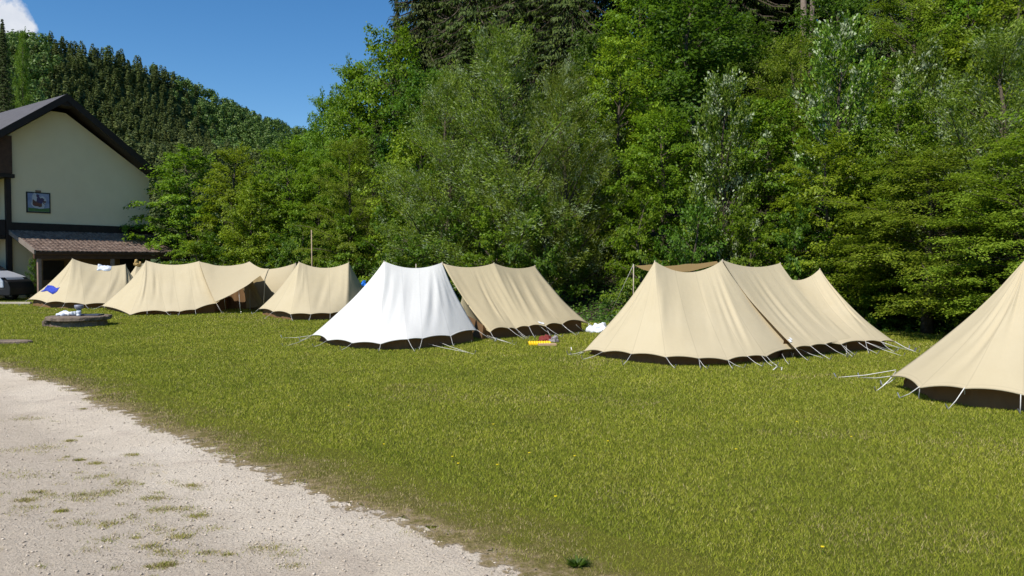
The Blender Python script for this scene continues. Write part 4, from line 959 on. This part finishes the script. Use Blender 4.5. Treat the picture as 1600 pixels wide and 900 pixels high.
# ------------------------------------------------------------------ house
U = Vector((.593,.805,0)).normalized(); Wd = Vector((-U.y, U.x, 0)); NG = -Wd   # along the gable, into the house, out of the gable
C0 = Vector((-23.4, 39.9, 0))
hs = empty('house', C0, 'cream plastered house with dark gable roof and a framed picture on its wall', 'house')
def hp(s, d, z): return C0+U*s+NG*d+Vector((0,0,z))-hs.location
M['plaster'] = simple('cream_plaster', (.80,.66,.44), (.76,.62,.41), 1.2, .9, bs=.2, bdist=.01)
M['dark_wood'] = simple('dark_wood', (.030,.020,.016), (.018,.012,.010), 5, .6)
M['brown_wood'] = simple('brown_wood', (.10,.050,.030), (.06,.03,.02), 5, .6)
M['roof_sheet'] = simple('roof_sheet', (.10,.092,.095), (.07,.065,.066), 3, .7)
AP, EV, HW = 10.1, 6.6, 4.75
mb = MB(); mb.prism([hp(-2.42,0,0), hp(HW,0,0), hp(HW,0,EV+.02), hp(.35,0,AP-.55), hp(-.35,0,AP-.55), hp(-2.42,0,AP-.55-(2.07)*(AP-EV)/HW)], Wd*11); mb.build('wall', M['plaster'], hs)
mb = MB(); mb.prism([hp(-2.44,-1.6,0), hp(-HW,-1.6,0), hp(-HW,-1.6,EV-.1), hp(-2.44,-1.6,EV+1.3)], Wd*9.3); mb.build('wall', M['plaster'], hs)
sl_ = (AP-EV)/HW; ov = .8; oh = 1.0
for sgn in (1, -1):
    e = HW+(.0 if sgn > 0 else ov); z_e = AP-e*sl_; th = .30
    mb = MB(); mb.prism([hp(0,oh,AP+.25), hp(sgn*e,oh,z_e+.25), hp(sgn*e,oh,z_e+.10), hp(0,oh,AP+.10)], Wd*13); mb.build('roof', M['roof_sheet'], hs)
    mb = MB(); mb.prism([hp(0,oh-.002,AP+.095), hp(sgn*e,oh-.002,z_e+.095), hp(sgn*e,oh-.002,z_e-.0), hp(0,oh-.002,AP-.0)], Wd*12.9); mb.build('rafters', M['dark_wood'], hs)
    mb = MB(); mb.prism([hp(0,oh+.04,AP+.27), hp(sgn*(e+.03),oh+.04,z_e+.27), hp(sgn*(e+.03),oh+.04,z_e-.12), hp(0,oh+.04,AP-.12)], Wd*.05); mb.build('barge_board', M['dark_wood'], hs)
mb = MB(); mb.prism([hp(.45,.95,AP-.33), hp(-.45,.95,AP-.33), hp(0,.95,AP-.02)], Wd*.9); mb.build('ridge_beam', M['dark_wood'], hs)
mb = MB(); M4 = lambda s,d,z: hp(s,d,z)
def hbox(s0, s1, d0, d1, z0, z1, mat, name, parent=hs, bevel=0):
    mb = MB(); mb.prism([hp(s0,d1,z0), hp(s1,d1,z0), hp(s1,d1,z1), hp(s0,d1,z1)], Wd*(d1-d0)); return mb.build(name, mat, parent, bevel=bevel)
# timber balcony on the near corner
bal = hbox(-HW-.3, -2.30, -1.55, .30, 6.15, 8.0, M['brown_wood'], 'balcony_front')
hbox(-HW-.3, -2.22, -1.55, .36, 5.95, 6.13, M['dark_wood'], 'balcony_floor')
hbox(-2.55, -2.33, -.05, .18, 0, 5.93, M['dark_wood'], 'corner_post')
hbox(-HW-.3, -2.57, -1.5, .05, 3.1, 3.9, M['dark_wood'], 'balcony_front')
hbox(-HW-.3, -2.57, -1.5, .02, 2.95, 3.08, M['dark_wood'], 'balcony_floor')
wn = hbox(-3.7, -3.1, -1.62, -1.56, 4.2, 5.5, M['dark_wood'], 'window'); hbox(-3.62, -3.18, -1.60, -1.545, 4.28, 5.42, simple('glass_dark', (.02,.025,.03), rough=.1), 'pane', wn)
hbox(-4.6, -2.9, -1.62, -1.5, .1, 2.5, simple('glass_grey', (.04,.05,.06), rough=.08, spec=.8), 'garage_window')
# chimney
hbox(-2.9, -2.2, -5.5, -4.9, 8.2, 9.9, M['dark_wood'], 'chimney')
# dark flashing band above the lean-to
hbox(-2.46, HW+.1, .0, .12, 3.36, 3.78, M['dark_wood'], 'flashing_band')
# lean-to roof of curved tiles
m, t, o_ = new_mat('roof_tiles'); gp = t.nodes.new('ShaderNodeNewGeometry'); ob = t.nodes.new('ShaderNodeTexCoord').outputs['Object']
cc = ramp(t, noise(t, 3.5, 5, .7, ob), [(.3, (.085,.055,.045)), (.5, (.17,.115,.09)), (.7, (.27,.20,.16))]); cc = mixc(t, ramp(t, noise(t, 14, 4, .7, ob), [(.5,(0,)*3),(.75,(.6,)*3)]), cc, (.34,.28,.23))
principled(t, o_, cc, .85, 0, bump(t, noise(t, 30, 4, .7, ob), .4, .01), .2); M['tiles'] = m
s0, s1, dp, zt, ze = -2.40, 5.05, 2.95, 3.38, 2.32; ncol, nrow = 34, 12; V = []; Fq = []; sub = 6
for r_ in range(nrow):
    for k in range(ncol*sub+1):
        s = s0+(s1-s0)*k/(ncol*sub); wv = .028*abs(math.sin(math.pi*k/sub))
        jz = .008*w1(r_ % 5, (k//sub)*1.7+r_*3.1)
        for q, dz in ((0, .0), (1.06, .035)):
            f = min((r_+q)/nrow, 1.01); V.append(tuple(hp(s, dp*f, zt+(ze-zt)*f+wv+dz+jz+.02)))
        f = min((r_+1.06)/nrow, 1.01); V.append(tuple(hp(s, dp*f, zt+(ze-zt)*f+wv-.005+jz)))
    b = r_*(ncol*sub+1)*3
    for k in range(ncol*sub):
        a = b+k*3; Fq += [(a, a+1, a+4, a+3), (a+1, a+2, a+5, a+4)]
link('lean_to_roof', mesh_np('lean_to_roof', V, Fq, mats=[M['tiles']]), hs)
mb = MB(); mb.prism([hp(s0,0,zt-.02), hp(s0,dp,ze-.02), hp(s0,dp,ze-.12), hp(s0,0,zt-.12)], U*(s1-s0)); mb.build('lean_to_boards', M['brown_wood'], hs)
mb = MB(); mb.prism([hp(s0-.08,0,zt+.08), hp(s0-.08,dp+.05,ze+.08), hp(s0-.08,dp+.05,ze-.14), hp(s0-.08,0,zt-.14)], U*.075); mb.build('verge_board', simple('grey_wood', (.22,.18,.15)), hs)
hbox(s0, s1, dp-.28, dp-.12, ze-.34, ze-.14, M['brown_wood'], 'eave_beam')
M['post_paint'] = simple('post_wood', (.30,.21,.17), (.2,.14,.11), 6, .7)
for s in (-2.25, 1.2, 4.6): hbox(s, s+.15, dp-.28, dp-.13, 0, ze-.35, M['post_paint'], 'post')
hbox(-1.3, HW, .01, .05, .0, 3.0, simple('ochre_boarding', (.30,.18,.09), (.22,.13,.07), 4, .8), 'boarding')
dr = hbox(3.0, 4.2, .06, .10, 0, 2.1, M['dark_wood'], 'door')
hbox(-.9, .1, .06, .09, .9, 1.9, M['dark_wood'], 'window')
# framed picture
pw = at(42,300,38.6); 
def sv(px):   # position along the gable for a photo column
    k = (px-800)/F; return (k*C0.y-C0.x)/(U.x-k*U.y)
pa, pb = sv(43), sv(80.5); ym = C0.y+U.y*(pa+pb)/2
pz0, pz1 = EYE+(410-333)/F*ym, EYE+(410-301)/F*ym
fr = hbox(pa, pb, .0, .05, pz0, pz1, simple('frame_dark', (.035,.035,.03)), 'picture_frame')
pc = hbox(pa+.06, pb-.06, .03, .058, pz0+.06, pz1-.06, simple('painted_sky', (.35,.38,.50), (.16,.20,.34), 3), 'picture', fr)
W_ = pb-pa; Hh = pz1-pz0
def pblob(cx, cz, rx, rz_, mat, d):
    mb = MB(); n = 18; mb.prism([hp(pa+W_*(cx+rx*math.cos(a)*(1+.2*w1(1,a*2))), d, pz0+Hh*(cz+rz_*math.sin(a)*(1+.2*w1(2,a*2)))) for a in [2*math.pi*k/n for k in range(n)]][::-1], Wd*.004); mb.build('painted_shape', mat, pc)
pg = simple('painted_green', (.06,.16,.04), (.12,.2,.08), 9); pd_ = simple('painted_blue', (.06,.06,.16), (.10,.06,.08), 9); pr = simple('painted_red', (.20,.07,.05), (.10,.07,.06), 9); pwh = simple('painted_white', (.6,.6,.6), (.4,.4,.45), 9)
pblob(.5,.55,.30,.36,pwh,.064); mb = MB(); mb.prism([hp(pa+.07,.066,pz0+.07), hp(pb-.07,.066,pz0+.07), hp(pb-.07,.066,pz0+Hh*.26), hp(pa+W_*.55,.066,pz0+Hh*.2), hp(pa+.07,.066,pz0+Hh*.24)], Wd*.004); mb.build('painted_shape', pg, pc)
pblob(.50,.42,.24,.12,pr,.070); pblob(.56,.62,.15,.16,pd_,.074); pblob(.46,.83,.06,.07,pd_,.078); pblob(.74,.55,.07,.05,pr,.078); pblob(.3,.5,.06,.14,pr,.075); pblob(.68,.36,.05,.13,pwh,.076)
hbox((pa+pb)/2-.12, (pa+pb)/2+.12, .0, .06, pz1, pz1+.10, simple('frame_crest', (.22,.14,.09)), 'picture_crest', fr)
# cypress-like dark shrub by the wall
T('shrub0', 52, 37.3, 405, 11, 'narrow dark evergreen against the house wall left of the lean-to post', 'evergreen_shrub', 'shrub', base=0)
# timber edging and curb
o = empty('curb', on_ground(18,475.5), 'pale low edging beam on the grass in front of the van', 'curb'); mb = MB(); mb.box((-3.5,-.08,0),(.85,.08,.10)); mb.build('beam', simple('curb_wood', (.48,.42,.34)), o, bevel=.01)
# yard behind
tagy = MB(); y0 = on_ground(-300,472); 
V = [(-60,33.6,.004),(-22.8,33.6,.004),(-19.0,39.0,.004),(-21,46,.004),(-60,60,.004)]
me = bpy.data.meshes.new('yard'); me.from_pydata(V, [], [(0,1,2,3,4)]); me.materials.append(simple('yard_asphalt', (.10,.095,.09), (.07,.065,.06), 3, .9)); tag(link('yard', me), kind='structure')

# ------------------------------------------------------------------ van (nose towards the lean-to)
vx = at(36,465,36).x
van = empty('van', (vx, 36, 0), 'silver white van with a black nose parked in front of the house', 'van')
VW = .95
def vprof(pts, y0, y1, name, mat, parent=van, bevel=0, tap=0.0):
    """side outline (x back from the nose, z) extruded across the van; upper points lean in"""
    A = [(-x, y0+(tap*max(0,z-1.1)), z) for x, z in pts]; B = [(-x, y1-(tap*max(0,z-1.1)), z) for x, z in pts]; n = len(pts)
    mb = MB(); mb.add(A+B, [tuple(range(n))[::-1], tuple(range(n,2*n))]+[(i,(i+1)%n,n+(i+1)%n,n+i) for i in range(n)]); return mb.build(name, mat, parent, bevel=bevel)
vp_ = simple('van_paint', (.52,.54,.60), (.48,.50,.56), 1, .3, .2, bs=0, spec=.6); blk = simple('black_plastic', (.015,.015,.017), rough=.5); gl = simple('van_glass', (.02,.025,.03), rough=.05, spec=1.)
body = vprof([(.28,.62),(.30,.95),(.42,1.12),(.95,1.32),(1.30,1.42),(2.05,1.92),(2.6,1.98),(4.7,1.95),(4.85,1.2),(4.85,.35),(4.3,.35),(4.25,.62),(3.95,.74),(3.65,.62),(3.6,.33),(1.55,.33),(1.5,.60),(1.35,.76),(1.12,.82),(.85,.76),(.70,.62)], -VW, VW, 'body', vp_, bevel=.05, tap=.16)
vprof([(0.0,.32),(-.0,.62),(.10,.90),(.27,1.02),(.29,.62),(.62,.60),(.60,.30),(.08,.26)], -VW+.04, VW-.04, 'bumper', blk, bevel=.04)
ws = vprof([(1.28,1.46),(2.02,1.95),(2.06,1.90),(1.34,1.40)], -VW+.14, VW-.14, 'windscreen', gl)
for sd in (-1, 1):
    vprof([(1.5,1.40),(2.05,1.82),(2.55,1.86),(2.55,1.38)], sd*(VW-.075)-.02, sd*(VW-.075)+.02, 'side_window', gl)
    mb = MB(); mb.prism([(-.29,sd*.93,.98),(-.40,sd*.93,1.10),(-.78,sd*.965,1.22),(-.70,sd*.965,1.08),(-.45,sd*.95,.98)], (0,-sd*.3,0)); mb.build('headlight', gl, van, bevel=.01)
    for xw in (-1.10, -3.95):
        ty = MB(); Mx = Matrix.Translation((xw, sd*(VW-.10), .33)) @ Matrix.Rotation(R(90), 4, 'X'); ty.lathe([(.20,-.10),(.30,-.11),(.33,-.08),(.33,.08),(.30,.11),(.20,.10)], 28, Mx); w_ = ty.build('wheel', blk, van, True)
        ri = MB(); ri.lathe([(.20,-.085),(.16,-.10),(.05,-.105),(.05,.105),(.16,.10),(.20,.085)], 20, Mx); ri.build('rim', M['steel'], w_, True)
mb = MB(); mb.box((-1.62,-VW-.20,1.28),(-1.46,-VW-.02,1.52)); mb.build('mirror', blk, van, bevel=.03)
